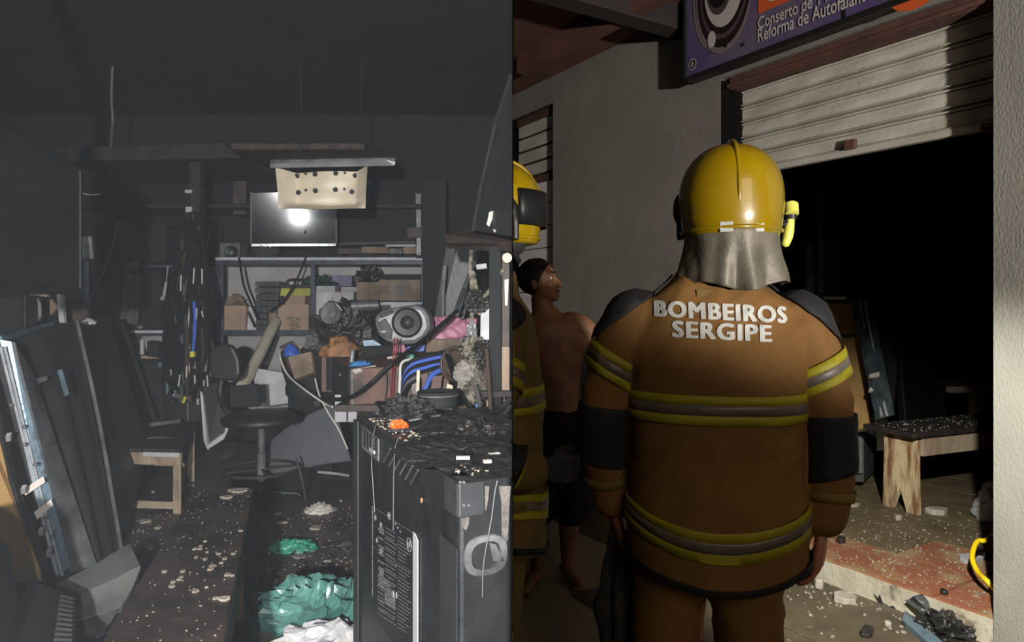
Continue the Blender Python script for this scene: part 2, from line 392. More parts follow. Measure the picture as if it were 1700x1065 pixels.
# raised shop floor behind the white riser
ZF = .12
struct(facade(sJ+.02, sR+.02, 0, ZF-.012, 0, .235), 'wall_riser', 'riser')
struct(MB().prism([FC(-3.2, .23, 0), FC(3.0, .23, 0), FC(3.0, 5.2, 0), FC(-3.2, 5.2, 0)], V((0, 0, ZF-.012))), 'floor_shop', 'grout')
fs = bpy.data.objects['floor_shop']
for i in range(-4, 6):
    for j in range(0, 9):
        m_ = MB(); TS = .40
        a, b = i*TS+.18, (i+1)*TS+.18
        if j == 0: a, b = max(a, sJ+.03), min(b, sR+.01)
        if b-a < .05: continue
        red = (j < 1 and i < 1) or (j == 1 and i in (-1, 0)) or (j == 2 and i == 0)
        if tilequad(m_, a, b, .004+j*TS, .004+(j+1)*TS, ZF-.0115, .0115+.0015*((i*7+j*3) % 3)): m_.build('tile', 'tile_red' if red else 'tile_brown', fs)
# shop interior shell, black with soot
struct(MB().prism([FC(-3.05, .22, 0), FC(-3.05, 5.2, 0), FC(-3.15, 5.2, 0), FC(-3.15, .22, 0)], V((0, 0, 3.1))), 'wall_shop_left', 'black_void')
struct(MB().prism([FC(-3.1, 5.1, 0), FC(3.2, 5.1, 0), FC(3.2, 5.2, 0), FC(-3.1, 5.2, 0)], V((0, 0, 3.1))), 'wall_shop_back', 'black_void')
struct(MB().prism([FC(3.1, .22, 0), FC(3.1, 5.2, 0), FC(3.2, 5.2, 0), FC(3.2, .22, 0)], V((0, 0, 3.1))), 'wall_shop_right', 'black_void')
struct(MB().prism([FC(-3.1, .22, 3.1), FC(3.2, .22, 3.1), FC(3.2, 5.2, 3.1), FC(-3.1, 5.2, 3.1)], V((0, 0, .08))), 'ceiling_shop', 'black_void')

# ---- half-raised roller shutter of the shop
o_s = .13
sa, sb = FS(1233, 500, o_s)[0], sR+.03
zb, zt = FS(1470, 238, o_s)[1], FS(1450, 82, o_s)[1]
sh = thing('roller_shutter', 'dented white roller shutter pulled half up above the firefighter\'s helmet', 'shutter', FC(0, o_s, zb))
ns = 5; hh = (zt-zb)/ns
prof = []                                            # profile of one slat: (offset, height fraction)
for q in [(.02, 0), (.016, .03), (-.016, .06), (-.020, .10), (-.004, .14), (.018, .155), (.0, .18), (-.004, .5), (0, .80), (.016, .82), (-.012, .85), (-.014, .92), (.016, .96), (.03, .975), (.03, 1.0)]: prof.append(q)
for i in range(ns):
    m_ = MB(); N = 30; fr = []; bk = []
    for q, (oo, hz) in enumerate(prof):
        for k in range(N+1):
            s_ = sa+(sb-sa)*k/N; dd = .008*noise.noise(V((s_*5, i*3+hz*2, 1)))
            fr.append(FC(s_, o_s+oo+dd, zb+hh*(i+hz))); bk.append(FC(s_, o_s+oo+dd+.008, zb+hh*(i+hz)))
    n1 = len(fr); W_ = N+1; fsx = []
    for q in range(len(prof)-1):
        for k in range(N):
            a = q*W_+k; fsx += [[a, a+1, a+1+W_, a+W_], [n1+a+W_, n1+a+1+W_, n1+a+1, n1+a]]
    m_.add(fr+bk, fsx); m_.build('slat', 'shutter', sh)
m_ = MB().prism([FC(sa, o_s-.02, zb-.03), FC(sb, o_s-.02, zb-.03), FC(sb, o_s+.02, zb-.03), FC(sa, o_s+.02, zb-.03)], V((0, 0, .034)))
m_.build('bottom_rail', 'shutter', sh, bevel=.004)
q = FP(1412, 240, o_s-.03); MB().box(q, (.06, .03, .05), Matrix.Rotation(-1.02, 3, 'Z')).build('latch', 'rust_frame', sh, bevel=.005)
q = FP(1640, 212, o_s-.03); MB().box(q, (.05, .03, .04), Matrix.Rotation(-1.02, 3, 'Z')).build('latch', 'rust_frame', sh, bevel=.005)
sfr = thing('shutter_housing', 'brown steel housing above the raised shutter under the shop sign', 'housing', FC(0, .1, zt))
m_ = MB().prism([FC(sa-.01, .02, zt-.005), FC(sb, .02, zt-.005), FC(sb, .2, zt-.005), FC(sa-.01, .2, zt-.005)], V((0, 0, zB-zt+.004))); m_.build('cover', 'rust_frame', sfr, bevel=.006)
for dz in (.0, .10):
    MB().prism([FC(sa-.01, -.005, zt+dz), FC(sb, -.005, zt+dz), FC(sb, .025, zt+dz), FC(sa-.01, .025, zt+dz)], V((0, 0, .022))).build('rail', 'rust_frame', sfr, bevel=.003)
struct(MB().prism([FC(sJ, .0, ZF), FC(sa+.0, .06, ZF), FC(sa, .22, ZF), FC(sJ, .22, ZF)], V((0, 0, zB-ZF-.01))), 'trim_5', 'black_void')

# ---- shutter and planks of the neighbouring door at the left
o_d = .07; sa2, sb2 = s0+.004, sL
nd = thing('neighbour_shutter', 'pale closed shutter of the next door beside the seam', 'shutter', FC((sa2+sb2)/2, o_d, 0))
zt2 = FS(905, 195, o_d)[1]; zm2 = FS(905, 300, o_d)[1]
MB().prism([FC(sa2, o_d-.02, zt2), FC(sb2, o_d-.02, zt2), FC(sb2, o_d+.04, zt2), FC(sa2, o_d+.04, zt2)], V((0, 0, .07))).build('header', 'rust_frame', nd)
MB().prism([FC(sa2, o_d-.02, zm2), FC(sb2, o_d-.02, zm2), FC(sb2, o_d+.04, zm2), FC(sa2, o_d+.04, zm2)], V((0, 0, .055))).build('rail', 'rust_frame', nd)
MB().prism([FC(sa2, .01, zt2+.07), FC(sb2, .01, zt2+.07), FC(sb2, .2, zt2+.07), FC(sa2, .2, zt2+.07)], V((0, 0, zD1-zt2-.072))).build('lintel', 'dark_beam', nd)
def slats(parent, z0, z1, n, gap, mt, nm):
    h = (z1-z0)/n
    for i in range(n):
        MB().prism([FC(sa2, o_d, z0+h*i+gap), FC(sb2, o_d, z0+h*i+gap), FC(sb2, o_d+.02, z0+h*i+gap), FC(sa2, o_d+.02, z0+h*i+gap)], V((0, 0, h-gap))).build(nm, mt, parent, bevel=.002)
slats(nd, zm2+.06, zt2, 4, .022, 'shutter', 'slat')
slats(nd, .01, zm2-.005, 13, .008, 'shutter_left', 'plank')
MB().prism([FC(sa2, o_d+.03, 0), FC(sb2, o_d+.03, 0), FC(sb2, o_d+.06, 0), FC(sa2, o_d+.06, 0)], V((0, 0, zt2))).build('backing', 'dark_beam', nd)

# ---- shop sign
o_g = -.16
def gs(px, py): return FS(px, py, o_g)
sg0 = gs(1139, 130)[0]; zg = gs(1139, 131)[1]; zg1 = zg+1.05; sg1 = gs(1640, 0)[0]+.9
sign = thing('shop_sign', 'purple shop sign with loudspeaker picture and pale lettering above the raised shutter', 'sign', FC((sg0+sg1)/2, o_g, zg))
mk('sign_print', (78, 66, 108), .35, col2=(98, 90, 102), scale=1.4, mix=(.4, .6))
mk('sign_frame', (26, 25, 27), .5); mk('sign_text', (176, 172, 168), .5); mk('sign_orange', (190, 84, 44), .4)
mk('cone_dark', (34, 24, 28), .4); mk('cone_black', (24, 18, 20), .5); mk('cone_white', (172, 164, 162), .5); mk('cone_grey', (110, 98, 98), .4); mk('cone_mid', (72, 62, 62), .4)
def gprism(sa_, sb_, za_, zb_, o0, t): return [FC(sa_, o0, za_), FC(sb_, o0, za_), FC(sb_, o0+t, za_), FC(sa_, o0+t, za_)], V((0, 0, zb_-za_))
MB().prism(*gprism(sg0, sg1, zg, zg1, o_g+.003, .05)).build('panel', 'sign_print', sign)
fr = .028
for nm, q in (('frame_rail', (sg0-.012, sg1, zg-fr*.8, zg+fr*.25)), ('frame_rail', (sg0-.012, sg1, zg1-.01, zg1+fr)), ('frame_rail', (sg0-.016, sg0+.006, zg-fr*.8, zg1+fr))):
    MB().prism(*gprism(*q, o_g-.012, .08)).build(nm, 'sign_frame', sign, bevel=.002)
for k in range(3):                                   # brackets to the wall
    s_ = sg0+.25+k*1.0
    MB().prism(*gprism(s_, s_+.03, zg+.2, zg+.24, o_g+.05, .12)).build('bracket', 'sign_frame', sign)
def ell(cx, cz, a, b, off, n=40, t=.0012):
    return MB().prism([FC(cx+a*math.cos(2*PI*k/n), o_g-off, cz+b*math.sin(2*PI*k/n)) for k in range(n)], FN*t)
cs, cz = gs(1201, -12); rx = gs(1250, 0)[0]-cs; rz_ = cz-gs(1205, 86)[1]
for kk_, (dx, dz, ka, kb, m__) in enumerate(((-.35, .05, .78, .93, 'cone_grey'), (-.33, .08, .70, .84, 'cone_black'), (0, 0, 1.0, 1.0, 'cone_grey'), (.01, .05, .95, .95, 'cone_dark'), (0.02, .1, .86, .86, 'cone_mid'), (.03, .12, .80, .80, 'cone_dark'), (.03, .15, .70, .72, 'cone_white'), (-.12, .24, .50, .58, 'cone_mid'), (-.14, .28, .44, .50, 'cone_black'))):
    off = .001+.0009*kk_
    ell(cs+dx*rx, cz+dz*rz_, ka*rx, kb*rz_, off).build('loudspeaker_print', m__, sign)
for (px, py) in ((1207, 76), (1236, 74)):
    a, b = gs(px, py); ell(a, b, .006, .012, .0098).build('loudspeaker_print', 'cone_black', sign)
a, b = gs(1183, 66); ell(a, b, .03, .05, .0095).build('loudspeaker_print', 'cone_white', sign)
# round emblem
a, b = gs(1150, 107); 
m_ = MB(); n = 32
for k in range(n):
    t0_, t1_ = 2*PI*k/n, 2*PI*(k+1)/n
    m_.prism([FC(a+r*math.cos(t), o_g-.003, b+r*math.sin(t)*1.12) for r, t in ((.031, t0_), (.031, t1_), (.027, t1_), (.027, t0_))], FN*.001)
m_.build('emblem_ring', 'sign_text', sign)
ell(a, b, .027, .030, .0025).build('emblem_ground', 'cone_dark', sign)
m_ = MB()
for pts in ([(-.010, -.002), (-.006, -.002), (.001, .018), (-.001, .022)], [(.010, -.002), (.006, -.002), (-.002, .018), (.001, .022)]):
    m_.prism([FC(a+x, o_g-.0035, b+z) for x, z in pts], FN*.001)
for zz, hw in ((-.008, .016), (-.017, .009)): m_.prism([FC(a+x, o_g-.0035, b+zz+z) for x, z in ((-hw, 0), (hw, 0), (hw, .003), (-hw, .003))], FN*.001)
m_.build('emblem_mark', 'sign_text', sign)
def signtext(txt, pxa, pya, pxb, h, bold=.012, nm='lettering', mt='sign_text'):     # baseline start, end px
    s1_, z1_ = gs(pxa, pya); s2_ = gs(pxb, pya)[0]
    vs, fc = textmesh(txt, s2_-s1_, h, bold=bold); m_ = MB()
    m_.add([FC(s1_+v.x, o_g-.004, z1_+v.y) for v in vs], fc); m_.build(nm, mt, sign)
zc = gs(1259, 50)[1]; hC = (gs(1259, 29)[1]-zc)
signtext('Conserto de TV – Som', 1259, 50, 1437, hC*1.0)
signtext('Reforma de Autofalantes', 1259, 71, 1457, hC*1.08)
s1_, z1_ = gs(1259, 23); s2_ = gs(1331, 5)[0]
MB().prism(*gprism(s1_, s2_, z1_, z1_+.4, o_g-.001, .003)).build('orange_block', 'sign_orange', sign)
vs, fc = textmesh('S', .09, .2, bold=.03); MB().add([FC(s1_+.06+v.x, o_g-.003, z1_+.035+v.y) for v in vs], fc).build('lettering', 'sign_text', sign)
a, b = gs(1518, -12); ell(a, b, .11, .075, .002).build('orange_block', 'sign_orange', sign)
a, b = gs(1398, 20); MB().prism(*gprism(a, a+.018, zg+.01, zg1, o_g-.001, .003)).build('panel_joint', 'sign_frame', sign)

# ================================================================== SHOP INTERIOR SEEN THROUGH THE DOOR
def gz(px, py): return G(px, py, ZF)
# bench
b0, b1 = gz(1465, 838), gz(1523, 856)                 # feet of the front end panel
bd = (gz(1523, 856)-gz(1465, 838)); bd.z = 0; bw = bd.length; bd.normalize(); bn = V((-bd.y, bd.x, 0))
if bn.y < 0: bn = -bn
bz = P(1500, 716, b1.y).z; L = 2.25
def bq(u, v, z): return V((b0.x, b0.y, 0))+bd*u+bn*v+UP*z
bench = thing('wooden_bench', 'long wooden bench with burnt black top and pale splayed legs inside the doorway', 'bench', bq(bw/2, L/2, ZF))
MB().prism([bq(-.07, -.10, bz-.03), bq(bw+.05, -.10, bz-.03), bq(bw+.05, L, bz-.03), bq(-.07, L, bz-.03)], UP*.034).build('seat_board', 'char_wood', bench, bevel=.006)
for v in (0, 1.6):
    z0_ = ZF; poly = [(0, z0_), (bw*.28, z0_), (bw*.5, z0_+.15), (bw*.70, z0_), (bw, z0_), (bw*.97, bz-.03), (bw*.05, bz-.03)]
    MB().prism([bq(u, v, z) for u, z in poly], bn*.035).build('leg', 'bench_leg_wood', bench, bevel=.003)
MB().prism([bq(bw*.93, .036, bz-.16), bq(bw*1.05, .036, bz-.16), bq(bw*1.05, L-.1, bz-.16), bq(bw*.93, L-.1, bz-.16)], UP*.128).build('apron', 'light_wood', bench, bevel=.003)
# second stool table deep in the shop
q = gz(1600, 660+60); tb = thing('low_table', 'small pale low table deep in the shop, half hidden behind the doorway pier', 'table', P(1612, 720, 6.6))
a = P(1560, 632, 6.4)
for (x0, x1, y0, y1, z0_, z1_, nm, mt) in ((P(1568, 0, 6.4).x, P(1690, 0, 6.4).x, 6.4, 7.0, P(0, 641, 6.4).z, P(0, 633, 6.4).z, 'tabletop', 'char_wood'), (P(1575, 0, 6.4).x, P(1690, 0, 6.4).x, 6.42, 6.45, P(0, 652, 6.4).z, P(0, 641, 6.4).z, 'apron', 'light_wood'), (P(1621, 0, 6.4).x, P(1636, 0, 6.4).x, 6.43, 6.52, ZF, P(0, 641, 6.4).z, 'leg', 'bench_leg_wood'), (P(1573, 0, 6.4).x, P(1583, 0, 6.4).x, 6.80, 6.88, ZF, P(0, 641, 6.4).z, 'leg', 'light_wood')):
    MB().bx(x0, x1, y0, y1, z0_, z1_).build(nm, mt, tb, bevel=.003)
# leaning television chassis with metal edge
tv = thing('leaning_television_chassis', 'dark television chassis with shiny metal edge leaning on yellow board in the shop', 'television', P(1460, 700, 5.0))
mk('tv_metal_r', (120, 134, 140), .35, .5, col2=(70, 80, 86), scale=9, bump=.3)
MB().slab([(1419, 495, 5.25), (1446, 492, 5.3), (1486, 688, 4.85), (1462, 694, 4.8)], .05).build('metal_edge', 'tv_metal_r', tv, bevel=.004)
MB().slab([(1446, 492, 5.32), (1462, 505, 5.4), (1490, 600, 5.2), (1484, 690, 4.9), (1474, 640, 5.0)], .08).build('back_cover', 'dark_grey', tv, bevel=.004)
for k in range(2): MB().tube([P(1427+k*9, 500, 5.24), P(1452+k*9, 640, 4.95), P(1464+k*9, 690, 4.80)], .008, sm=3).build('rib', 'white_plastic', tv)
for py in (620, 643): MB().slab([(1444, py, 4.93), (1460, py-3, 4.95), (1460, py+4, 4.93), (1444, py+6, 4.9)], .02).build('tape', 'tape', tv)
yb = thing('yellow_board_stack', 'yellowish cabinet panels standing behind the leaning television chassis', 'panel', P(1400, 700, 5.6))
MB().slab([(1366, 503, 5.6), (1419, 503, 5.5), (1426, 552, 5.45), (1368, 556, 5.55)], .05).build('panel', 'yellow_board', yb, bevel=.003)
MB().slab([(1370, 562, 5.55), (1427, 558, 5.42), (1447, 700, 5.2), (1440, 716, 5.2), (1392, 716, 5.3)], .05).build('panel', 'yellow_board', yb, bevel=.003)
MB().tube([P(1368, 559, 5.5), P(1430, 555, 5.38)], .012).build('cross_rail', 'dark_grey', yb)
# shelf post, shelf and printed box
rk = thing('steel_rack', 'thin steel rack post and shelf inside the dark doorway', 'shelf', P(1362, 720, 5.3))
MB().bx(P(1358, 0, 5.3).x, P(1367, 0, 5.3).x, 5.3, 5.33, ZF, P(0, 325, 5.3).z).build('post', 'grey_metal', rk)
MB().bx(P(1336, 0, 5.35).x, P(1405, 0, 5.35).x, 5.35, 5.7, P(0, 497, 5.35).z, P(0, 492, 5.35).z).build('shelf', 'white_paint', rk)
bxr = thing('printed_carton', 'grey printed carton on the steel rack shelf behind the helmet lamp', 'box', P(1368, 492, 5.45))
rbox(1337, 402, 1399, 491, 5.4, .28).build('carton', 'dark_grey', bxr, bevel=.004)
rbox(1340, 406, 1355, 489, 5.393, .006).build('side_stripe', 'mid_grey', bxr)
m_ = MB()
for k in range(13): m_.bx(P(1368, 0, 5.39).x, P(1372+R.random()*20, 0, 5.39).x, 5.392, 5.399, P(0, 418+k*5, 5.39).z-.004, P(0, 418+k*5, 5.39).z)
m_.build('print', 'mid_grey', bxr); MB().slab([(1380, 470, 5.392), (1386, 460, 5.392), (1392, 470, 5.392)], .004).build('print', 'mid_grey', bxr)
one(rbox(1340, 393, 1352, 401, 5.5, .1), 'small_box', 'mid_grey', 'small pale box on top of the printed grey carton', 'box', bevel=.005)
# silver box by the firefighter's elbow
sbx = thing('silver_case', 'dull silver metal case on the floor beside the firefighter\'s elbow', 'case', gz(1430, 795))
a, b = P(1408, 712, 5.0), P(1455, 792, 5.0)
MB().prism([P(1405, 800, 5.1), P(1434, 800, 5.0), P(1456, 780, 5.5), P(1425, 780, 5.5)], UP*.37).build('body', 'grey_metal', sbx, bevel=.005)
MB().slab([(1409, 718, 4.98), (1432, 722, 4.97), (1432, 785, 4.97), (1409, 785, 4.98)], .015).build('front_panel', 'silver_plastic', sbx, bevel=.003)
# dark television screens deep in the shop
for k, (a, b, c, d, Y) in enumerate([(1490, 520, 1560, 690, 6.4), (1520, 380, 1640, 600, 7.2)]):
    one(MB().slab([(a, b, Y), (c, b-8, Y+.3), (c+12, d, Y), (a+14, d+8, Y-.3)], .07), 'dark_panel', 'black_plastic', ['sooty dark panel leaning beside the shiny television edge in the shop', 'big black panel deep in the shop behind the low table'][k], 'panel', bevel=.01)
one(MB().slab([(1494, 530, 6.3), (1499, 529, 6.3), (1502, 552, 6.28), (1497, 554, 6.28)], .01), 'metal_strip', 'grey_metal', 'short pale metal strip on the dark panel in the shop', 'strip')

# debris on the shop floor and pavement
def chunk(name, px, py, wx, wy, h, m__, label, cat, z=None, group=None, rot=0, seed=0):
    c = G(px, py, ZF if z is None else z); n = 7; rr = random.Random(seed+int(px)*3); poly = []
    for k in range(n):
        a = 2*PI*k/n+rr.uniform(-.2, .2); r = rr.uniform(.7, 1.05); poly.append(c+Matrix.Rotation(rot, 3, 'Z') @ V((math.cos(a)*wx*r, math.sin(a)*wy*r, 0)))
    m_ = MB().prism(poly, UP*h); return one(m_, name, m__, label, cat, group, bevel=min(.004, h*.2))
chunk('plaster_slab', 1556, 852, .075, .07, .035, 'plaster', 'pale broken plaster slab beside the bench foot', 'rubble', rot=.3)
chunk('plaster_chunk', 1491, 862, .03, .035, .03, 'plaster', 'small white angular plaster chunk in front of the bench leg', 'rubble')
chunk('plaster_slab', 1414, 840, .07, .04, .02, 'plaster', 'flat pale plaster slab beside the firefighter\'s cuff', 'rubble')
chunk('coal_lump', 1396, 901, .03, .028, .035, 'melt_dark', 'black burnt lump near the firefighter\'s fingers', 'debris')
chunk('plaster_slab', 1610, 930, .09, .05, .025, 'white_plastic', 'white broken board with black edge inside the yellow hose loop', 'rubble', rot=.5)
chunk('burnt_lump', 1632, 926, .05, .05, .05, 'melt_dark', 'black burnt lump inside the yellow hose loop', 'debris')
chunk('coal_lump', 1567, 985, .018, .025, .02, 'melt_dark', 'tiny black crumb on the step edge near the red tiles', 'debris')
chunk('plaster_chunk', 1358, 975, .028, .03, .05, 'plaster', 'small white block on the pavement under the step', 'rubble', z=.008)
chunk('plaster_slab', 1404, 996, .075, .06, .03, 'plaster', 'rounded pale slab on the pavement below the step', 'rubble', z=.008, rot=.6)
chunk('burnt_lump', 1440, 1052, .07, .035, .02, 'melt_dark', 'flat black cinder near the bottom edge on the pavement', 'debris', z=.008, rot=.9)
chunk('plaster_chunk', 1474, 1038, .02, .02, .02, 'plaster', 'small pale chunk among crumbs beside the fallen grey frame', 'rubble', z=.008)
# scattered crumbs
rr = random.Random(5); m_ = MB()
for k in range(900):
    s_ = rr.uniform(-.75, 1.0); o_ = abs(rr.gauss(.45, .5))+.02
    if o_ > 2.4 or (o_ < .3 and s_ > sR-.05): continue
    c = FC(s_, o_, ZF+.003); r = rr.uniform(.002, .0065)
    m_.box(c+UP*r*.5, (r*2, r*1.6, r), Matrix.Rotation(rr.uniform(0, 3), 3, 'Z'), top=.6)
one(m_, 'plaster_crumbs', 'plaster_bit', 'pale plaster crumbs strewn over the tiled shop floor', 'rubble', kind='stuff')
m_ = MB()
for k in range(260):
    c = FC(rr.uniform(-1.1, .9), -abs(rr.gauss(.1, .3))-.03, .009); r = rr.uniform(.003, .009)
    if c.x < .1: continue
    m_.box(c+UP*r*.5, (r*2, r*1.6, r), Matrix.Rotation(rr.uniform(0, 3), 3, 'Z'), top=.6)
one(m_, 'pavement_crumbs', 'plaster_bit', 'fine grit and crumbs on the pavement below the step', 'rubble', kind='stuff')
m_ = MB()
for k in range(170):
    c = FC(rr.uniform(-.2, 1.1), rr.uniform(1.2, 3.0), ZF+.002); r = rr.uniform(.015, .05)
    m_.box(c+UP*r*.4, (r*2, r*1.6, r), Euler((rr.uniform(-.3, .3), rr.uniform(-.3, .3), rr.uniform(0, 3))).to_matrix(), top=.8)
one(m_, 'rubble_heap', 'drywall', 'dim heap of broken rubble under and behind the bench', 'rubble', kind='stuff')
m_ = MB()
for k in range(220):
    c = bq(rr.uniform(-.05, bw+.03), rr.uniform(-.08, 1.3), bz+.0045); r = rr.uniform(.002, .005)
    m_.box(c+UP*r*.4, (r*2, r*1.6, r), Matrix.Rotation(rr.uniform(0, 3), 3, 'Z'), top=.6)
one(m_, 'bench_crumbs', 'plaster_bit', 'white crumbs on the burnt bench top in the doorway', 'rubble', kind='stuff')
# fallen frame with burnt bag by the step
ff = thing('fallen_frame', 'grey metal frame piece lying against the step with black burnt plastic', 'frame', G(1540, 1050))
MB().prism([G(1498, 1040), G(1502, 1023), G(1566, 1078), G(1548, 1085)], UP*.035).build('rail', 'blue_metal', ff, bevel=.003)
a = FC(.18, -.02, .03)
MB().patch([FP(1502, 996, -.03), FP(1528, 985, -.03), G(1560, 1022, .03), G(1545, 1030, .03)], 6, 6, .006, lambda u, v: .01*math.sin(u*7)).build('bent_sheet', 'grey_metal', ff)
one(MB().lump(G(1568, 1050, .01)+V((0, 0, 0)), (.10, .12, .075), seed=3, amp=.7, fr=2.4), 'burnt_bag', 'melt_dark', 'crumpled black burnt bag heaped against the step', 'bag')
for k, (px, py, w_, h_, lb) in enumerate([(1452, 985, .025, .05, 'dark pointed shard leaning on the white riser, farther one'), (1468, 1000, .04, .03, 'dark long shard leaning on the white riser, nearer one')]):
    a = FP(px, py, -.006); one(MB().prism([a, a+FD*w_*1.2-UP*h_*.9, a+FD*w_*2.4-UP*h_*1.3, a+FD*w_*1.1+UP*h_*.1, a+FD*w_*.6-UP*h_*.3], -FN*.004), 'glass_shard', 'dark_grey', lb, 'shard')
# yellow hose
hs = [gz(1668, 900)+UP*.10, P(1640, 895, 3.55), P(1622, 899, 3.5), P(1614, 925, 3.4), P(1624, 950, 3.3), P(1640, 965, 3.2), gz(1658, 990)]
for i, p in enumerate(hs): hs[i] = V((p.x, p.y, max(p.z, ZF+.012)))
mk('hose', (232, 200, 30), .35, spec=.5); one(MB().tube(hs, .012, 12, 8), 'yellow_hose', 'hose', 'yellow hose looping out from behind the doorway pier', 'hose', smooth=True)
one(MB().lump(gz(1652, 862), (.10, .12, .22), seed=8, amp=.6, fr=2.2), 'white_cloth_heap', 'white_cloth', 'crumpled white cloth heaped inside at the doorway pier', 'cloth', smooth=True)
# ================================================================== PEOPLE
mk('jacket', (120, 84, 36), .85, col2=(102, 70, 28), scale=4, bump=.25, bscale=220, sheen=.2)
mk('jacket_tan', (104, 84, 42), .85, col2=(90, 72, 36), scale=4, bump=.25, bscale=220)
mk('stripe_yellow', (146, 138, 20), .6, bump=.1, bscale=200)
mk('cuff_yellow', (108, 90, 30), .8)
mk('stripe_silver', (112, 104, 94), .45, .1, col2=(96, 86, 78), scale=30)
mk('patch_black', (24, 24, 26), .8, bump=.2, bscale=150)
mk('letters', (176, 176, 172), .6)
mk('helmet_yellow', (142, 118, 3), .3, coat=.7, col2=(128, 102, 3), scale=3)
mk('helmet_black', (18, 18, 19), .5)
mk('neck_silver', (112, 106, 94), .55, .25, col2=(72, 66, 58), scale=6, bump=.5, bscale=18)
mk('lamp_yellow', (206, 204, 96), .45)
mk('skin', (176, 118, 92), .55, col2=(156, 98, 76), scale=6, bump=.05)
mk('skin_dirty', (142, 100, 74), .6, col2=(100, 62, 46), scale=5, mix=(.45, .65))
mk('hair', (22, 17, 16), .9, bump=.6, bscale=150)
mk('shorts', (16, 16, 18), .9, bump=.2)
mk('boot', (26, 25, 25), .5)
mk('hand_glove', (34, 34, 36), .8, bump=.3)
mk('led', (235, 60, 80), .5, emit=1.5)
mk('lip', (120, 66, 58), .6)
mk('eye', (200, 196, 190), .3); mk('iris', (30, 20, 16), .3)
CUT = (V((.0035, 0, 0)), V((1, 0, 0)))
def hand(mb, wrist, d, pn, side, curl=.5, k=1.0):
    """wrist point, direction of the hand, palm normal, thumb side vector; five fingers with two bends"""
    d = d.normalized(); pn = (pn-d*pn.dot(d)).normalized(); sd = d.cross(pn).normalized()
    if sd.dot(side) < 0: sd = -sd                      # sd points to the thumb
    for t in (-1, -.33, .33, 1): mb.limb([wrist+sd*t*.012*k, wrist+d*.045*k+sd*t*.026*k, wrist+d*.088*k+sd*t*.030*k], [.014*k, .0135*k, .0115*k], 10, 3)
    for i, (t, ln) in enumerate(((1, .070), (.33, .078), (-.33, .073), (-1, .058))):
        b = wrist+d*.085*k+sd*t*.030*k; a = 0; p = b; pts = [b-d*.01*k, b]
        for q, fr in enumerate((.45, .32, .23)):
            a += curl*(.55, .75, .55)[q]; dd = d*math.cos(a)+pn*math.sin(a)+sd*t*.06; p = p+dd.normalized()*ln*fr*k; pts.append(p)
        mb.limb(pts, [.0098*k, .0095*k, .0088*k, .008*k, .0068*k], 10, 3)
    a0 = wrist+d*.03*k+sd*.028*k
    mb.limb([a0, a0+(sd*.6+d*.7+pn*.3)*.032*k, a0+(sd*.55+d*1.3+pn*.6)*.042*k, a0+(sd*.35+d*1.9+pn*.9)*.044*k], [.013*k, .011*k, .0095*k, .0075*k], 10, 3)
TORSO = [(0, 0, .77, .228, .165), (0, 0, .90, .226, .165), (0, 0, 1.05, .216, .155), (0, 0, 1.2, .220, .150), (0, 0, 1.33, .228, .145), (0, -.005, 1.43, .215, .125), (0, -.01, 1.50, .160, .098), (0, -.005, 1.545, .105, .085), (0, .0, 1.58, .085, .078)]
def wr(p, k=1.0):                                     # cloth folds as a displacement field
    return (noise.noise(V((p.x*5, p.y*5, p.z*9)))*.007+(.5-abs(noise.noise(V((p.x*9+3, p.y*9, p.z*14-p.x*10)))))*.012)*k
def vnormals(mb):
    n = [V((0, 0, 0)) for _ in mb.v]
    for f in mb.f:
        a, b, c = mb.v[f[0]], mb.v[f[1]], mb.v[f[2]]; q = (b-a).cross(c-a)
        for i in f: n[i] += q
    return [q.normalized() if q.length > 0 else q for q in n]
def puff(mb, k=1.0):
    n = vnormals(mb); mb.v = [p+n[i]*wr(p, k) for i, p in enumerate(mb.v)]; return mb
def sag(p):
    t = min(1, max(0, (1.12-p.z)/.25)); t = t*t*(3-2*t); return V((p.x, p.y, p.z+t*.050*min(1.1, (p.x/.226)**2)))
def band(src, planes, off, root, name, m__, cut=None, th=.004, label=None, k=1.0, warp=False):
    me = bpy.data.meshes.new('t'); me.from_pydata(src.v, [], src.f); bm = bmesh.new(); bm.from_mesh(me); bpy.data.meshes.remove(me)
    for co, no in planes: bmesh.ops.bisect_plane(bm, geom=bm.verts[:]+bm.edges[:]+bm.faces[:], plane_co=co, plane_no=no, clear_inner=True)
    for f in [f for f in bm.faces if len(f.verts) > 10]: bm.faces.remove(f)
    bmesh.ops.recalc_face_normals(bm, faces=bm.faces[:]); bm.normal_update()
    c = sum((v.co for v in bm.verts), V((0, 0, 0)))/max(1, len(bm.verts)); sgn = sum((v.co-c).dot(v.normal) for v in bm.verts); g = 1 if sgn >= 0 else -1
    for v in bm.verts: v.co = v.co+v.normal*g*(off+wr(v.co, k))
    if warp:
        for v in bm.verts: v.co = sag(v.co)
    r = MB(); bm.verts.index_update(); r.add([v.co.copy() for v in bm.verts], [[v.index for v in f.verts] for f in bm.faces]); bm.free()
    W_ = WM[root.name]; me = bpy.data.meshes.new(name); me.from_pydata(r.v, [], r.f); me.materials.append(M[m__]); me.polygons.foreach_set('use_smooth', [True]*len(me.polygons)); me.update()
    o = link(name, me, root, W_, 0, label, cut); s = o.modifiers.new('s', 'SOLIDIFY'); s.thickness = th; s.offset = -1 if g > 0 else 1
    return o
def bl(mb, name, m__, root, **kw):                     # build from local coordinates
    W_ = WM[root.name]; mb.v = [W_ @ p for p in mb.v]; return mb.build(name, m__, root, **kw)
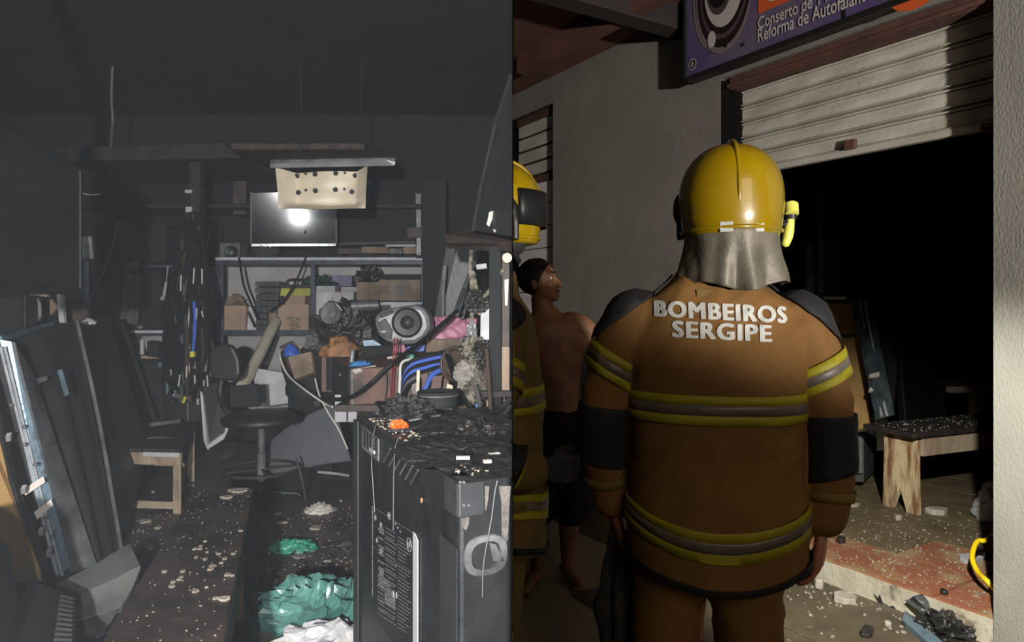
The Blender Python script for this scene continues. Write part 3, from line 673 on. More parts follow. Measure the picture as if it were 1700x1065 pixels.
def stripes(src, c, n, h, root, cut, off=.006, warp=False):        # yellow-silver-yellow reflective band around the axis n at height c
    n = V(n).normalized(); c = V(c)
    for a, b, m__, nm in ((0, .32, 'stripe_yellow', 'yellow_stripe'), (.32, .68, 'stripe_silver', 'silver_stripe'), (.68, 1, 'stripe_yellow', 'yellow_stripe')):
        band(src, [(c+n*h*a, n), (c+n*h*b, -n)], off, root, nm, m__, cut, warp=warp)
def firefighter(loc, rz, label, armR, armL, cut=None, jm='jacket', hx=0.0, back=True, handR='hang', pants_dx=0):
    root = thing('person', label, 'person', loc, rz)
    ar = [.084, .073, .064, .060, .050]
    aR, aL = MB(), MB(); aR.limb(armR, ar[:len(armR)], 20, 6); aL.limb(armL, ar[:len(armL)], 20, 6)
    to = MB().loft(TORSO, 56, 2.3, 6)
    jk = MB(); jk.add([sag(p) for p in to.v], to.f); jk.add(aR.v, aR.f); jk.add(aL.v, aL.f)
    # body under the clothes: one continuous surface with hands and head
    bd_ = MB(); bd_.loft([(0, 0, .86, .15, .11), (0, 0, 1.0, .155, .11), (0, 0, 1.2, .16, .11), (0, 0, 1.38, .17, .10), (0, 0, 1.47, .10, .075), (0, 0, 1.53, .06, .06), (0, .01, 1.62, .058, .06)], 32)
    bd_.ball((hx, .02, 1.735), (.078, .098, .118), 20, 14); bd_.ball((hx, .115, 1.70), (.014, .02, .022)); bd_.ball((hx, .05, 1.66), (.052, .065, .05))
    for sx in (-1, 1):
        bd_.limb([(sx*.09, 0, .9), (sx*.10, .01, .50), (sx*.105, -.01, .10)], [.09, .062, .045], 14); bd_.limb([(sx*.105, -.05, .05), (sx*.11, .12, .035)], [.045, .035], 12)
    for a in (armR, armL): bd_.limb([V(q) for q in a], [.05, .045, .038, .036, .03][:len(a)], 12)
    for a, sx in ((armR, 1), (armL, -1)):
        wv = V(a[-1]); dv = (V(a[-1])-V(a[-2])).normalized(); hand(bd_, wv+dv*.040, dv+V((0, .12, 0)), V((-sx*.8, .35, 0)), V((0, 1, 0)), .55)
    bd_ = remesh(bd_, .0055, 2); bl(bd_, 'body', 'skin' if back else 'hand_glove', root, smooth=True, cut=cut)
    j2 = puff(remesh(jk, .010, 5)); 
    bl(j2, 'jacket', jm, root, smooth=True, cut=cut)
    # trousers and boots
    tr = MB()
    for sx in (-1, 1):
        tr.limb([(sx*.09+pants_dx, 0, .90), (sx*.103+pants_dx, .0, .66), (sx*.107+pants_dx, .0, .40), (sx*.107+pants_dx, -.01, .16)], [.112, .088, .082, .080], 22)
    tr.loft([(pants_dx, 0, .84, .19, .135), (pants_dx, 0, .92, .19, .13), (0, 0, 1.0, .18, .12)], 30)
    bl(puff(remesh(tr, .011, 4)), 'trousers', jm, root, smooth=True, cut=cut)
    for sx in (-1, 1):
        bt = MB().limb([(sx*.104+pants_dx, -.02, .30), (sx*.104+pants_dx, -.02, .10)], [.066, .066], 18); bt.limb([(sx*.104+pants_dx, -.045, .062), (sx*.110+pants_dx, .14, .050)], [.060, .050], 18)
        bt.box((sx*.107+pants_dx, .045, .012), (.11, .30, .024)); bl(remesh(bt, .010, 3), 'boot', 'boot', root, smooth=True, cut=cut)
        leg = MB().limb([(sx*.09+pants_dx, 0, .90), (sx*.103+pants_dx, .0, .66), (sx*.107+pants_dx, .0, .40), (sx*.107+pants_dx, -.01, .16)], [.112, .088, .082, .080], 30)
        stripes(leg, (0, 0, .42), (sx*.1, 0, 1), .07, root, cut, .005)
    # reflective bands, hem, shoulder and elbow patches
    stripes(to, (0, 0, 1.185), (0, 0, 1), .072, root, cut)
    stripes(to, (0, 0, .865), (0, -.06, 1), .074, root, cut, warp=True)
    band(to, [(V((0, 0, .775)), V((0, 0, 1))), (V((0, 0, .792)), V((0, 0, -1)))], .007, root, 'hem', 'patch_black', cut, warp=True)
    for a, src, sx in ((armR, aR, 1), (armL, aL, -1)):
        e = V(a[len(a)//2]); up = (V(a[0])-e).normalized(); dn = (e-V(a[-1])).normalized()
        if len(a) == 5: mid = V(a[1]); stripes(src, mid-up*.03, (up+V((sx*-.25, 0, 0))), .066, root, cut, .007)
        w0 = V(a[-1])
        if back: band(src, [(w0+dn*.05, dn), (w0+dn*.075, -dn)], .006, root, 'cuff_band', 'cuff_yellow', cut)
        else: stripes(src, w0+dn*.05, dn, .045, root, cut, .006)
        band(src, [(e+up*.03, -(up+V((sx*.25, 0, 0))).normalized()), (e-dn*.13, (dn+V((sx*-.35, 0, 0))).normalized())], .007, root, 'elbow_patch', 'patch_black', cut)
        pn = V((sx*.62, 0, .80)).normalized(); pc = V((sx*.205, 0, 1.466))
        band(src, [(pc, pn)], .009, root, 'shoulder_patch', 'patch_black', cut)
        band(to, [(V((sx*.10, 0, 0)), V((sx, 0, 0))), (pc, pn)], .009, root, 'shoulder_patch', 'patch_black', cut)
    # helmet: dome open below, ridge, lamp, neck cloth
    hm = thing_part = None
    hz = 0
    dome = [(hx, -.005, 1.655, .118, .150), (hx, -.005, 1.70, .128, .158), (hx, -.0, 1.76, .132, .160), (hx, 0, 1.81, .124, .150), (hx, 0, 1.85, .103, .126), (hx, 0, 1.878, .072, .090), (hx, 0, 1.893, .035, .045), (hx, 0, 1.896, .006, .008)]
    he = bl(MB().loft(dome, 48, 2.15, 5), 'helmet', 'helmet_yellow', root, smooth=True, cut=cut)
    rd = [(hx, -.150-.004, 1.70), (hx, -.160, 1.76), (hx, -.140, 1.825), (hx, -.09, 1.878), (hx, 0, 1.905), (hx, .09, 1.885), (hx, .14, 1.83), (hx, .16, 1.78)]
    m_ = MB(); m_.limb(rd, [.003, .005, .006, .007, .008, .007, .006, .004], 10); bl(m_, 'ridge', 'helmet_yellow', he, smooth=True, cut=cut)
    m_ = MB()
    for k in range(-9, 10):
        t = -PI/2+k*.085; m_.ball((hx+math.cos(t)*.128, -.005+math.sin(t)*.158, 1.668), (.010, .010, .012), 8, 6)
    m_ = MB().torus((hx, -.004, 1.668), (0, 0, 1), .139, .006, 40, 6); m_.v = [V((hx+(p.x-hx)*.895, (p.y)*1.10, p.z)) for p in m_.v]; bl(m_, 'rim', 'helmet_yellow', he, smooth=True, cut=cut)
    # black side fittings, visor and chin strap
    for sx in (-1, 1):
        m_ = MB().ball((hx+sx*.124, .035, 1.735), (.022, .042, .045), 14, 9); m_.box((hx+sx*.124, .05, 1.69), (.02, .05, .07)); bl(remesh(m_, .006, 3), 'side_mount', 'helmet_black', he, smooth=True, cut=cut)
    m_ = MB(); 
    for k in range(2):
        pass
    arc = [V((hx+math.sin(t)*.137, math.cos(t)*.168, 0)) for t in [x*.1 for x in range(-11, 12)]]
    vz = MB().rings([[p*s_+V((0, 0, z)) for p, s_ in ((q, 1.0) for q in arc)] for z in (1.70, 1.75, 1.80)], cap=False)
    o = bl(vz, 'visor', 'helmet_black', he, smooth=True, cut=cut); s_ = o.modifiers.new('s', 'SOLIDIFY'); s_.thickness = .004
    bl(MB().tube([(hx-.085, .03, 1.68), (hx-.06, .07, 1.62), (hx, .09, 1.605), (hx+.06, .07, 1.62), (hx+.085, .03, 1.68)], .008, 8, 5), 'chin_strap', 'patch_black', he, cut=cut)
    for dx, w_ in ((-.035, .024), (.058, .018)):
        t = -PI/2+dx/.14; c = V((hx+math.cos(t)*.120, -.005+math.sin(t)*.1535, 1.668)); bl(MB().box(c, (w_*1.3, .006, .026), Matrix.Rotation(t+PI/2, 3, 'Z')), 'sticker', 'label_white', he, bevel=.002, cut=cut)
    # lamp on the side of the helmet
    m_ = MB().disc((hx+.158, .02, 1.725), (0, .5, 1), [(.010, -.012), (.017, -.010), (.018, .018), (.012, .024), (.002, .025)], 18)
    lp = bl(m_, 'helmet_lamp', 'lamp_yellow', he, smooth=2, cut=cut)
    bl(MB().limb([(hx+.155, .02, 1.705), (hx+.150, .02, 1.665), (hx+.143, .02, 1.640)], [.010, .013, .011], 12), 'lamp_body', 'lamp_yellow', lp, smooth=True, cut=cut)
    bl(MB().disc((hx+.156, .02, 1.708), (0, 0, 1), [(.013, -.006), (.015, -.006), (.015, .006), (.013, .006)], 16), 'lamp_collar', 'helmet_black', lp, cut=cut)
    bl(MB().tube([(hx+.13, .02, 1.69), (hx+.15, .02, 1.695)], .009, 8, 0), 'lamp_bracket', 'helmet_black', lp, cut=cut)
    # silver neck cloth
    rg = []
    for j, (z, a, b) in enumerate(((1.672, .116, .148), (1.64, .114, .142), (1.60, .120, .138), (1.565, .130, .137), (1.535, .134, .140), (1.523, .130, .140))):
        r = []
        for k in range(73):
            t = PI*.90+(PI*1.20)*k/72; f = 1+j*.013*math.sin(k*.62+.8+math.sin(k*.2))+.022*j*noise.noise(V((k*.16, j*.3, 2)))
            r.append(V((hx+math.cos(t)*a*f, -.008+math.sin(t)*b*f, z-.010*math.sin(k*.2)*(j/5)+(.022*abs(k/36-1)**2)*(j/5))))
        rg.append(r)
    m_ = MB(); n_ = 73; m_.add([p for r in rg for p in r], [[i*n_+k, i*n_+k+1, (i+1)*n_+k+1, (i+1)*n_+k] for i in range(5) for k in range(72)])
    o = bl(m_, 'neck_cloth', 'neck_silver', he, smooth=True, cut=cut, subd=1 if not cut else 0); s_ = o.modifiers.new('s', 'SOLIDIFY'); s_.thickness = .004
    if back:                                           # lettering wrapped onto the back of the jacket
        bvh = BVHTree.FromPolygons([tuple(v) for v in (WM[root.name].inverted() @ p for p in j2.v)], j2.f)
        for txt, w_, h_, x0, z0, sl in (('BOMBEIROS', .316, .039, -.156, 1.442, -.050), ('SERGIPE', .232, .039, -.114, 1.394, -.045)):
            vs, fc = textmesh(txt, w_, h_, bold=0, sp=1.14); x0 += 0
            n0_ = len(vs); vs = [v+V((dx_, dy_, 0)) for dx_, dy_ in ((-.003, -.0012), (-.0015, .0012), (0, 0), (.0015, -.0012), (.003, .0012)) for v in vs]; fc = [[i+q*n0_ for i in f] for q in range(5) for f in fc]
            m_ = MB(); me = bpy.data.meshes.new('x'); me.from_pydata(vs, [], fc); bm = bmesh.new(); bm.from_mesh(me); bmesh.ops.triangulate(bm, faces=bm.faces[:])
            for k in range(1, 40):
                xx = w_*k/40; bmesh.ops.bisect_plane(bm, geom=bm.verts[:]+bm.edges[:]+bm.faces[:], plane_co=(xx, 0, 0), plane_no=(1, 0, 0))
            for k in range(1, 5): bmesh.ops.bisect_plane(bm, geom=bm.verts[:]+bm.edges[:]+bm.faces[:], plane_co=(0, h_*k/5, 0), plane_no=(0, 1, 0))
            out = []
            for v in bm.verts:
                x, z = x0+v.co.x, z0+v.co.y+sl*(v.co.x-w_/2)
                h = bvh.ray_cast(V((x, -1, z)), V((0, 1, 0))); y = h[0].y if h[0] else -.14; out.append(V((x, y-.003, z)))
            bm.verts.index_update(); m_.add(out, [[v.index for v in f.verts] for f in bm.faces]); bm.free(); bpy.data.meshes.remove(me)
            o = bl(m_, 'lettering', 'letters', root); s_ = o.modifiers.new('s', 'SOLIDIFY'); s_.thickness = .0025; s_.offset = 0
        bl(MB().box((-.03, -.1, 1.508), (.05, .006, .016)), 'collar_tab', 'jacket_tan', root)
    return root
mk('rag', (40, 38, 36), .9, col2=(28, 26, 25), scale=8, bump=.5)
ff1 = firefighter((.535, 1.83, 0), -.17, 'firefighter seen from behind in brown jacket lettered BOMBEIROS SERGIPE and yellow helmet', [(.205, 0, 1.425), (.255, .0, 1.30), (.280, .0, 1.17), (.280, .0, 1.05), (.268, -.01, .935)],
            [(-.20, 0, 1.43), (-.262, .0, 1.31), (-.292, .0, 1.18), (-.288, .03, 1.06), (-.268, .04, .94)], hx=.04, pants_dx=-.02)
hp = WM[ff1.name] @ V((-.25, .06, .86))
m_ = MB(); rg = []
for j in range(12):
    f = j/11; r = []
    for k in range(40):
        t = 2*PI*k/40; rr_ = (.026+.052*min(1, f*1.6)-.02*f)*(1+.25*math.sin(k*.9+f*2)+.2*noise.noise(V((k*.5, f*4, 1))))
        r.append(hp+V((math.cos(t)*rr_+.02*f, math.sin(t)*rr_*.6, -.01-.34*f*(1+.08*math.sin(k*1.1)))))
    rg.append(r)
one(m_.rings(rg), 'fire_hood', 'rag', 'dark fire hood hanging from the left hand of the firefighter in front', 'hood', smooth=True)
ff2 = firefighter((-.070, 2.02, 0), -PI/2+.12, 'firefighter in tan jacket and yellow helmet cut off at the photo seam', [(.195, 0, 1.42), (.245, -.01, 1.29), (.258, -.05, 1.12), (.25, .02, 1.06), (.22, .09, 1.05)],
            [(-.20, 0, 1.42), (-.25, .0, 1.30), (-.27, .0, 1.14), (-.22, .06, 1.05), (-.14, .12, 1.00)], cut=CUT, jm='jacket_tan', hx=.0, back=False)
# ---- bare-chested man by the wall
mr = thing('person', 'bare-chested man in black shorts standing between the two firefighters, looking right', 'person', (.20, 3.62, 0))
bd_ = MB()
T = lambda x, y, z: V((.20+x, 3.62+y, z))
secs = [(.225, 3.62, .86, .135, .10), (.225, 3.62, .96, .128, .095), (.225, 3.62, 1.08, .130, .095), (.225, 3.62, 1.22, .150, .105), (.222, 3.62, 1.32, .165, .105), (.215, 3.62, 1.38, .150, .090), (.185, 3.62, 1.42, .085, .07), (.165, 3.61, 1.46, .060, .060)]
bd_.loft(secs, 36, 2.2)
for sx, x in ((-1, .245-.06), (1, .245+.06)):
    bd_.ball((x+sx*.012, 3.545, 1.29), (.07, .026, .06))                       # chest
bd_.limb([(.17, 3.62, 1.38), (.155, 3.605, 1.50)], [.062, .056], 16)
hc = V((.145, 3.60, 1.585))
tilt = Euler((math.radians(-4), math.radians(-12), 0)).to_matrix()
fd = V((.90, -.34, .16)).normalized()                  # where the face points
hu = (V((-.10, 0, 1))-fd*fd.dot(V((-.10, 0, 1)))).normalized(); hsd = fd.cross(hu)
def hp_(f, u, s): return hc+fd*f+hu*u+hsd*s
HM = Matrix((fd, hsd, hu)).transposed()
bd_.ball(hp_(-.012, .030, 0), (.098, .077, .088), 24, 16, HM); bd_.ball(hp_(.028, -.035, 0), (.062, .058, .075), 20, 14, HM)
bd_.ball(hp_(.066, -.088, 0), (.026, .028, .022), 14, 10, HM); bd_.limb([hp_(.078, .02, 0), hp_(.096, -.012, 0), hp_(.104, -.030, 0)], [.010, .012, .014], 10)
for s in (-1, 1):
    bd_.ball(hp_(.070, .034, s*.030), (.016, .026, .009), 12, 8, HM); bd_.ball(hp_(.058, -.022, s*.040), (.022, .02, .02), 12, 8, HM)
    bd_.ball(hp_(-.010, -.008, s*.078), (.018, .009, .030), 12, 8, HM); bd_.ball(hp_(.101, -.036, s*.011), (.010, .009, .008), 10, 7, HM)
bd_.ball(hp_(.083, -.056, 0), (.012, .024, .007), 12, 8, HM); bd_.ball(hp_(.080, -.068, 0), (.012, .022, .008), 12, 8, HM)
arm = [(.375, 3.62, 1.355), (.430, 3.61, 1.28), (.495, 3.58, 1.16), (.55, 3.52, 1.05), (.60, 3.47, .98)]
bd_.limb([(.30, 3.62, 1.385)]+arm, [.05, .055, .048, .042, .036, .027], 16)
armb = [(.085, 3.62, 1.35), (.070, 3.61, 1.22), (.065, 3.60, 1.10), (.05, 3.54, .98), (.08, 3.50, .90)]
bd_.limb(armb, [.055, .048, .042, .036, .027], 16)
for a, th in ((arm, -1), (armb, 1)): hand(bd_, V(a[-1]), V(a[-1])-V(a[-2]), V((-th*.3, .2, -.2)), V((0, -1, .3)), .5, .95)
legs = [[(.165, 3.62, .86), (.150, 3.61, .50), (.130, 3.64, .10)], [(.285, 3.62, .86), (.300, 3.60, .50), (.300, 3.70, .10)]]
for lg in legs:
    bd_.limb([lg[0], tuple((V(lg[0])+V(lg[1]))/2), lg[1], tuple(V(lg[1])*.6+V(lg[2])*.4+V((0, .02, 0))), lg[2]], [.092, .078, .056, .056, .036], 16)
    an = V(lg[2]); fdx = V((-.45, -.9, 0)).normalized() if lg is legs[0] else V((.3, -.95, 0)).normalized()
    bd_.limb([an+V((0, 0, -.045))-fdx*.03, an+fdx*.07+V((0, 0, -.055)), an+fdx*.15+V((0, 0, -.075))], [.038, .034, .024], 14)
    sd = fdx.cross(UP)
    for k in range(5): bd_.ball(an+fdx*(.178-.006*abs(k-1))+sd*(k-2)*.017+V((0, 0, -.083)), (.013, .013, .012), 8, 6)
bdm = remesh(bd_, .0052, 3); bdm.build('body', 'skin_dirty', mr, smooth=True)
# hair cap
hb = MB().ball(hp_(-.016, .034, 0), (.106, .084, .096), 32, 22, HM)
W_ = WM[mr.name]; bmh = bmesh.new(); me = bpy.data.meshes.new('hair'); me.from_pydata(hb.v, [], hb.f); bmh.from_mesh(me)
bmesh.ops.bisect_plane(bmh, geom=bmh.verts[:]+bmh.edges[:]+bmh.faces[:], plane_co=hp_(.045, .045, 0), plane_no=(-fd*.85+hu*.55), clear_inner=True)
bmesh.ops.holes_fill(bmh, edges=[e for e in bmh.edges if e.is_boundary], sides=0)
bmh.verts.index_update(); h2 = MB(); h2.add([v.co+(v.co-hc).normalized()*.004*noise.noise(v.co*60) for v in bmh.verts], [[v.index for v in f.verts] for f in bmh.faces]); bmh.free(); bpy.data.meshes.remove(me)
h2.build('hair', 'hair', mr, smooth=True)
for s in (-1, 1):
    MB().ball(hp_(.073, .012, s*.031), (.009, .013, .008), 12, 8, HM).build('eye', 'eye', mr, smooth=True)
    MB().ball(hp_(.0805, .012, s*.031), (.003, .006, .006), 10, 6, HM).build('iris', 'iris', mr, smooth=True)
    MB().limb([hp_(.086, .036, s*.014), hp_(.084, .040, s*.032), hp_(.070, .034, s*.050)], [.004, .005, .003], 8).build('eyebrow', 'hair', mr)
MB().limb([hp_(.090, -.0615, -.022), hp_(.0985, -.0620, 0), hp_(.090, -.0615, .022)], [.002, .0035, .002], 8).build('mouth', 'lip', mr, smooth=True)
# shorts
sm_ = MB().loft([(.225, 3.62, .70, .165, .125), (.225, 3.62, .82, .155, .118), (.225, 3.62, .925, .140, .108)], 36)
for lg, x2 in ((legs[0], .135), (legs[1], .315)): sm_.limb([(lg[0][0], 3.62, .80), (x2, 3.61, .60), (x2, 3.61, .44)], [.115, .112, .115], 20)
puff(remesh(sm_, .010, 4)).build('shorts', 'shorts', mr, smooth=True)
# belt pouch with glowing red display, hung at the waist
dv = thing('belt_device', 'small black device with glowing red display at the bare-chested man\'s waist', 'device', P(968, 735, 3.45))
rbox(960, 716, 978, 736, 3.45, .03).build('case', 'helmet_black', dv, bevel=.004); rbox(966, 718, 972, 731, 3.446, .006).build('display', 'led', dv)
# ================================================================== LEFT: THE BURNT WORKSHOP
# burnt loft boards and hanging rod
one(MB().slab([(85, 245, 5.9), (370, 236, 5.9), (402, 262, 5.9), (88, 268, 5.9)], .06).bx(P(90, 0, 5.9).x, P(380, 0, 5.9).x, 5.93, 7.19, P(0, 262, 5.9).z, P(0, 250, 5.9).z), 'loft_board', 'char_wood', 'long charred loft board across the back at the left', 'board', bevel=.01)
one(MB().bx(P(383, 0, 6.2).x, P(605, 0, 6.2).x, 6.2, 7.19, P(0, 248, 6.2).z, P(0, 237, 6.2).z), 'loft_board', 'brown_dark', 'shorter charred loft board above the hanging cream panel', 'board', bevel=.01)
one(MB().bx(P(130, 0, 6.6).x, P(700, 0, 6.6).x, 6.6, 7.19, P(0, 345, 6.6).z, P(0, 338, 6.6).z), 'high_shelf', 'char_wood', 'soot-black high shelf under the loft boards', 'shelf', bevel=.01)
one(MB().tube([V((P(187, 128, 5.7).x, 5.7, 3.43)), P(185, 160, 5.7), P(187, 200, 5.7), P(184, 244, 5.88)], .011, 7, 5), 'hanging_rod', 'wire_grey', 'thin sooty rod hanging from the ceiling at the left', 'rod')
# hanging fixture: grey housing + cream tray
fx = thing('hanging_fixture', 'grey metal housing with a cream dished metal panel hanging below it', 'fixture', P(550, 260, 5.2))
MB().prism([P(448, 276, 5.0), P(657, 272, 5.0), P(640, 258, 5.6), P(470, 262, 5.6)], UP*.05).build('housing', 'grey_metal', fx, bevel=.008)
MB().slab([(448, 271, 5.0), (640, 264, 4.98), (657, 268, 5.0), (655, 275, 5.0), (448, 279, 5.0)], .03).build('housing_lip', 'silver_plastic', fx, bevel=.004)
for px in (500, 600): MB().tube([P(px, 262, 5.3), P(px, 240, 5.3), V((P(px, 0, 5.3).x, 5.3, 3.43))], .004).build('hanger', 'soot', fx)
def dish(u, v):
    du = min(u, 1-u); dv_ = 1-v
    return .13*min(1, du/.16)*min(1, max(0, dv_)/.22)+.012*math.sin(u*9+v*3)+.01*noise.noise(V((u*4, v*4, 1)))
c4 = [P(457, 277, 5.05), P(610, 273, 5.05), P(607, 346, 5.0), P(462, 347, 5.0)]
pl = MB().patch(c4, 40, 24, .006, dish); plo = pl.build('dished_panel', 'cream_metal', fx, smooth=2)
for (u, v) in [(.17, .14), (.38, .12), (.61, .11), (.82, .16), (.18, .55), (.38, .52), (.60, .49), (.79, .55)]:
    a = (c4[0]*(1-u)+c4[1]*u)*(1-v)+(c4[3]*(1-u)+c4[2]*u)*v; a = a+V((0, 1, 0))*(dish(u, v)-.004)
    MB().disc(a, (0, 1, .0), [(.019, 0), (.019, .006)], 12).build('hole', 'wire_black', plo)
for (u, v) in [(.27, .10), (.27, .50), (.70, .48), (.71, .10)]:
    a = (c4[0]*(1-u)+c4[1]*u)*(1-v)+(c4[3]*(1-u)+c4[2]*u)*v; a = a+V((0, 1, 0))*(dish(u, v)-.004)
    MB().box(a, (.024, .006, .007)).box(a, (.007, .006, .024)).build('slot', 'wire_black', plo)

# ---- big television hung at the far left
def ltv(t, z): return V((-2.12+.305*t, 3.4-t, z))
tvl = thing('wall_television', 'huge dark television hung high at the far left edge', 'television', ltv(.6, 1.54))
tn = V((1, .305, 0)).normalized()
MB().prism([ltv(0, 1.535), ltv(1.35, 1.52), ltv(1.35, 2.14), ltv(0, 2.14)], -tn*.05).build('body', 'black_plastic', tvl, bevel=.006)
MB().prism([ltv(.02, 1.57), ltv(1.33, 1.555), ltv(1.33, 2.12), ltv(.02, 2.12)], tn*.003).build('screen', 'soot_gloss', tvl)
for (a, b, c, d) in ((0, 1.35, 1.525, 1.55), (0, 1.35, 2.125, 2.14)): MB().prism([ltv(a, c), ltv(b, c), ltv(b, d), ltv(a, d)], tn*.008).build('bezel', 'black_plastic', tvl, bevel=.002)
MB().prism([ltv(-.002, 1.53), ltv(.018, 1.53), ltv(.018, 2.14), ltv(-.002, 2.14)], tn*.008).build('bezel', 'dark_grey', tvl, bevel=.002)
MB().tube([ltv(1.1, 2.0)-tn*.08, ltv(1.1, 3.42)-tn*.08], .03, 8, 0).build('ceiling_bracket', 'soot', tvl)

# ---- shelving against the back wall
su = thing('shelf_unit', 'blue-grey metal shelf unit along the back wall', 'shelf', P(450, 548, 6.9))
def shelf(px0, px1, py, Y0, Y1, t, m__='shelf_metal', nm='shelf'): return MB().bx(P(px0, 0, Y0).x, P(px1, 0, Y0).x, Y0, Y1, P(0, py, Y0).z-t, P(0, py, Y0).z).build(nm, m__, su, bevel=.003)
shelf(190, 520, 548, 6.65, 7.18, .05); shelf(520, 716, 556, 6.65, 7.18, .05); shelf(352, 716, 432, 6.65, 7.18, .04); shelf(232, 285, 439, 6.65, 7.18, .03)
zU = P(0, 432, 6.65).z
for px in (143, 205, 366, 519, 703): MB().bx(P(px-3.5, 0, 6.66).x, P(px+3.5, 0, 6.66).x, 6.66, 6.70, 0, zU if px != 205 else P(0, 439, 6.65).z).build('post', 'shelf_metal', su, bevel=.003)
MB().bx(P(358, 0, 6.64).x, P(705, 0, 6.64).x, 6.63, 6.65, P(0, 430, 6.64).z-.01, P(0, 427, 6.64).z).build('edge_strip', 'white_paint', su)
MB().bx(P(192, 0, 6.64).x, P(280, 0, 6.64).x, 6.63, 6.65, P(0, 551, 6.64).z-.008, P(0, 548, 6.64).z).build('edge_strip', 'white_paint', su)
Yb = 6.72
def carton(px0, py0, px1, py1, label, m__='cardboard', Y=Yb, dep=.32, flaps=True, name='carton', cat='box', seam=.45):
    t = thing(name, label, cat, P((px0+px1)/2, py1, Y+dep/2)); rbox(px0, py0, px1, py1, Y, dep).build('box_body', m__, t, bevel=.004)
    h = py1-py0
    if flaps:
        a, b = P(px0, py0+h*seam, Y), P(px1, py0+h*seam, Y)
        MB().bx(a.x-.004, b.x+.004, Y-.006, Y-.001, a.z, P(0, py0-1, Y).z).build('flap', m__, t, bevel=.001)
    return t
carton(362, 508, 408, 551, 'open brown cardboard carton at the left end of the lower shelf')
cb = carton(463, 506, 512, 549, 'brown carton with handwritten black letters on the lower shelf')
for k, (txt, x, y, w_) in enumerate((('PEÇAS', 476, 533, 24), ('USADA', 480, 540, 15), ('SOM', 482, 546, 16))):
    a, b = P(x, y, Yb-.008), P(x+w_, y, Yb-.008); vs, fc = textmesh(txt, b.x-a.x, .040, bold=0)
    MB().add([V((a.x+v.x, a.y, a.z+v.y)) for v in vs], fc).build('handwriting', 'wire_black', cb)
carton(473, 491, 506, 506, 'small brown carton stacked on the lettered carton', Y=6.76, dep=.24)
carton(465, 478, 515, 491, 'lime yellow flat carton under the black carrying case', 'lime_box', Y=6.78, dep=.3, flaps=False)
kc = thing('carrying_case', 'black case with loop handle on the lime yellow carton', 'case', P(490, 478, 6.9)); rbox(463, 472, 516, 478, 6.8, .25).build('case_body', 'black_plastic', kc, bevel=.005)
MB().tube([P(478, 472, 6.85), P(479, 465, 6.85), P(500, 464, 6.85), P(502, 472, 6.85)], .012, 8, 4).build('handle', 'black_plastic', kc)
one(rbox(480, 467, 500, 472, 6.9, .1), 'paper_pack', 'white_paint', 'pale pack inside the loop of the black case handle', 'pack')
# grey cases in two columns
cols = [(424, 443), (443.6, 462)]
i = 0
for lv, (y0, y1) in enumerate(((540, 548), (530, 539.5), (519.5, 529.5), (509, 519), (499, 508.5), (488, 498.5))):
    for c, (x0, x1) in enumerate(cols):
        if c == 1 and lv in (0, 1, 2): continue
        t = thing('grey_case', 'grey plastic case in the %s column between the cartons, %s row' % (['left', 'right'][c], ['bottom', 'second from bottom', 'third from bottom', 'fourth from bottom', 'fifth from bottom', 'topmost narrow'][lv]), 'case', P((x0+x1)/2, y1, Yb+.1), 0, 'grey cases stacked between the cartons')
        rbox(x0, y0, x1, y1, Yb, .24).build('case_body', 'mid_grey', t, bevel=.012); rbox(x0+3, (y0+y1)/2-.6, x1-3, (y0+y1)/2+.6, Yb-.003, .006).build('groove', 'dark_grey', t)
for k, (y0, y1) in enumerate(((467, 475), (476.5, 486))):
    t = thing('grey_case', ['top wide grey case of the stack between the cartons', 'second wide grey case of the stack between the cartons'][k], 'case', P(442, y1, Yb+.1), 0, 'grey cases stacked between the cartons')
    rbox(423-k*.5, y0, 463, y1, Yb, .24).build('case_body', 'mid_grey', t, bevel=.01); rbox(429, (y0+y1)/2-.6, 458, (y0+y1)/2+.6, Yb-.003, .006).build('groove', 'dark_grey', t)
one(MB().disc(P(455, 548, 6.82), (0, 0, 1), [(.055, 0), (.06, .01), (.06, .16), (.045, .18), (.045, .19), (.06, .2), (.06, .24), (.05, .25)], 18), 'jar', 'cardboard_dirty', 'tan jar beside the lettered carton at the top of the pale tube', 'jar', smooth=2)
one(MB().lump(P(391, 507, 6.85)+V((0, 0, -.03)), (.10, .1, .13), seed=4, amp=.5), 'crumpled_paper', 'cardboard_dirty', 'crumpled brown paper sticking out of the left carton', 'paper')
pw_ = thing('leaning_placard', 'white placard with black stripe leaning beside the grey cases', 'placard', P(420, 548, 6.75))
MB().slab([(409, 509, 6.8), (424, 508, 6.8), (428, 548, 6.75), (409, 548, 6.75)], .01).build('sheet', 'white_paint', pw_); MB().slab([(410, 518, 6.785), (414, 516, 6.785), (426, 541, 6.74), (422, 544, 6.74)], .006).build('stripe', 'wire_black', pw_)
one(MB().tube([P(457, 534, 6.6), P(430, 590, 6.15), P(402, 641, 5.75)], .05, 18, 0), 'pale_tube', 'pvc', 'pale plastic tube leaning from the lower shelf down behind the chair', 'tube', smooth=2)
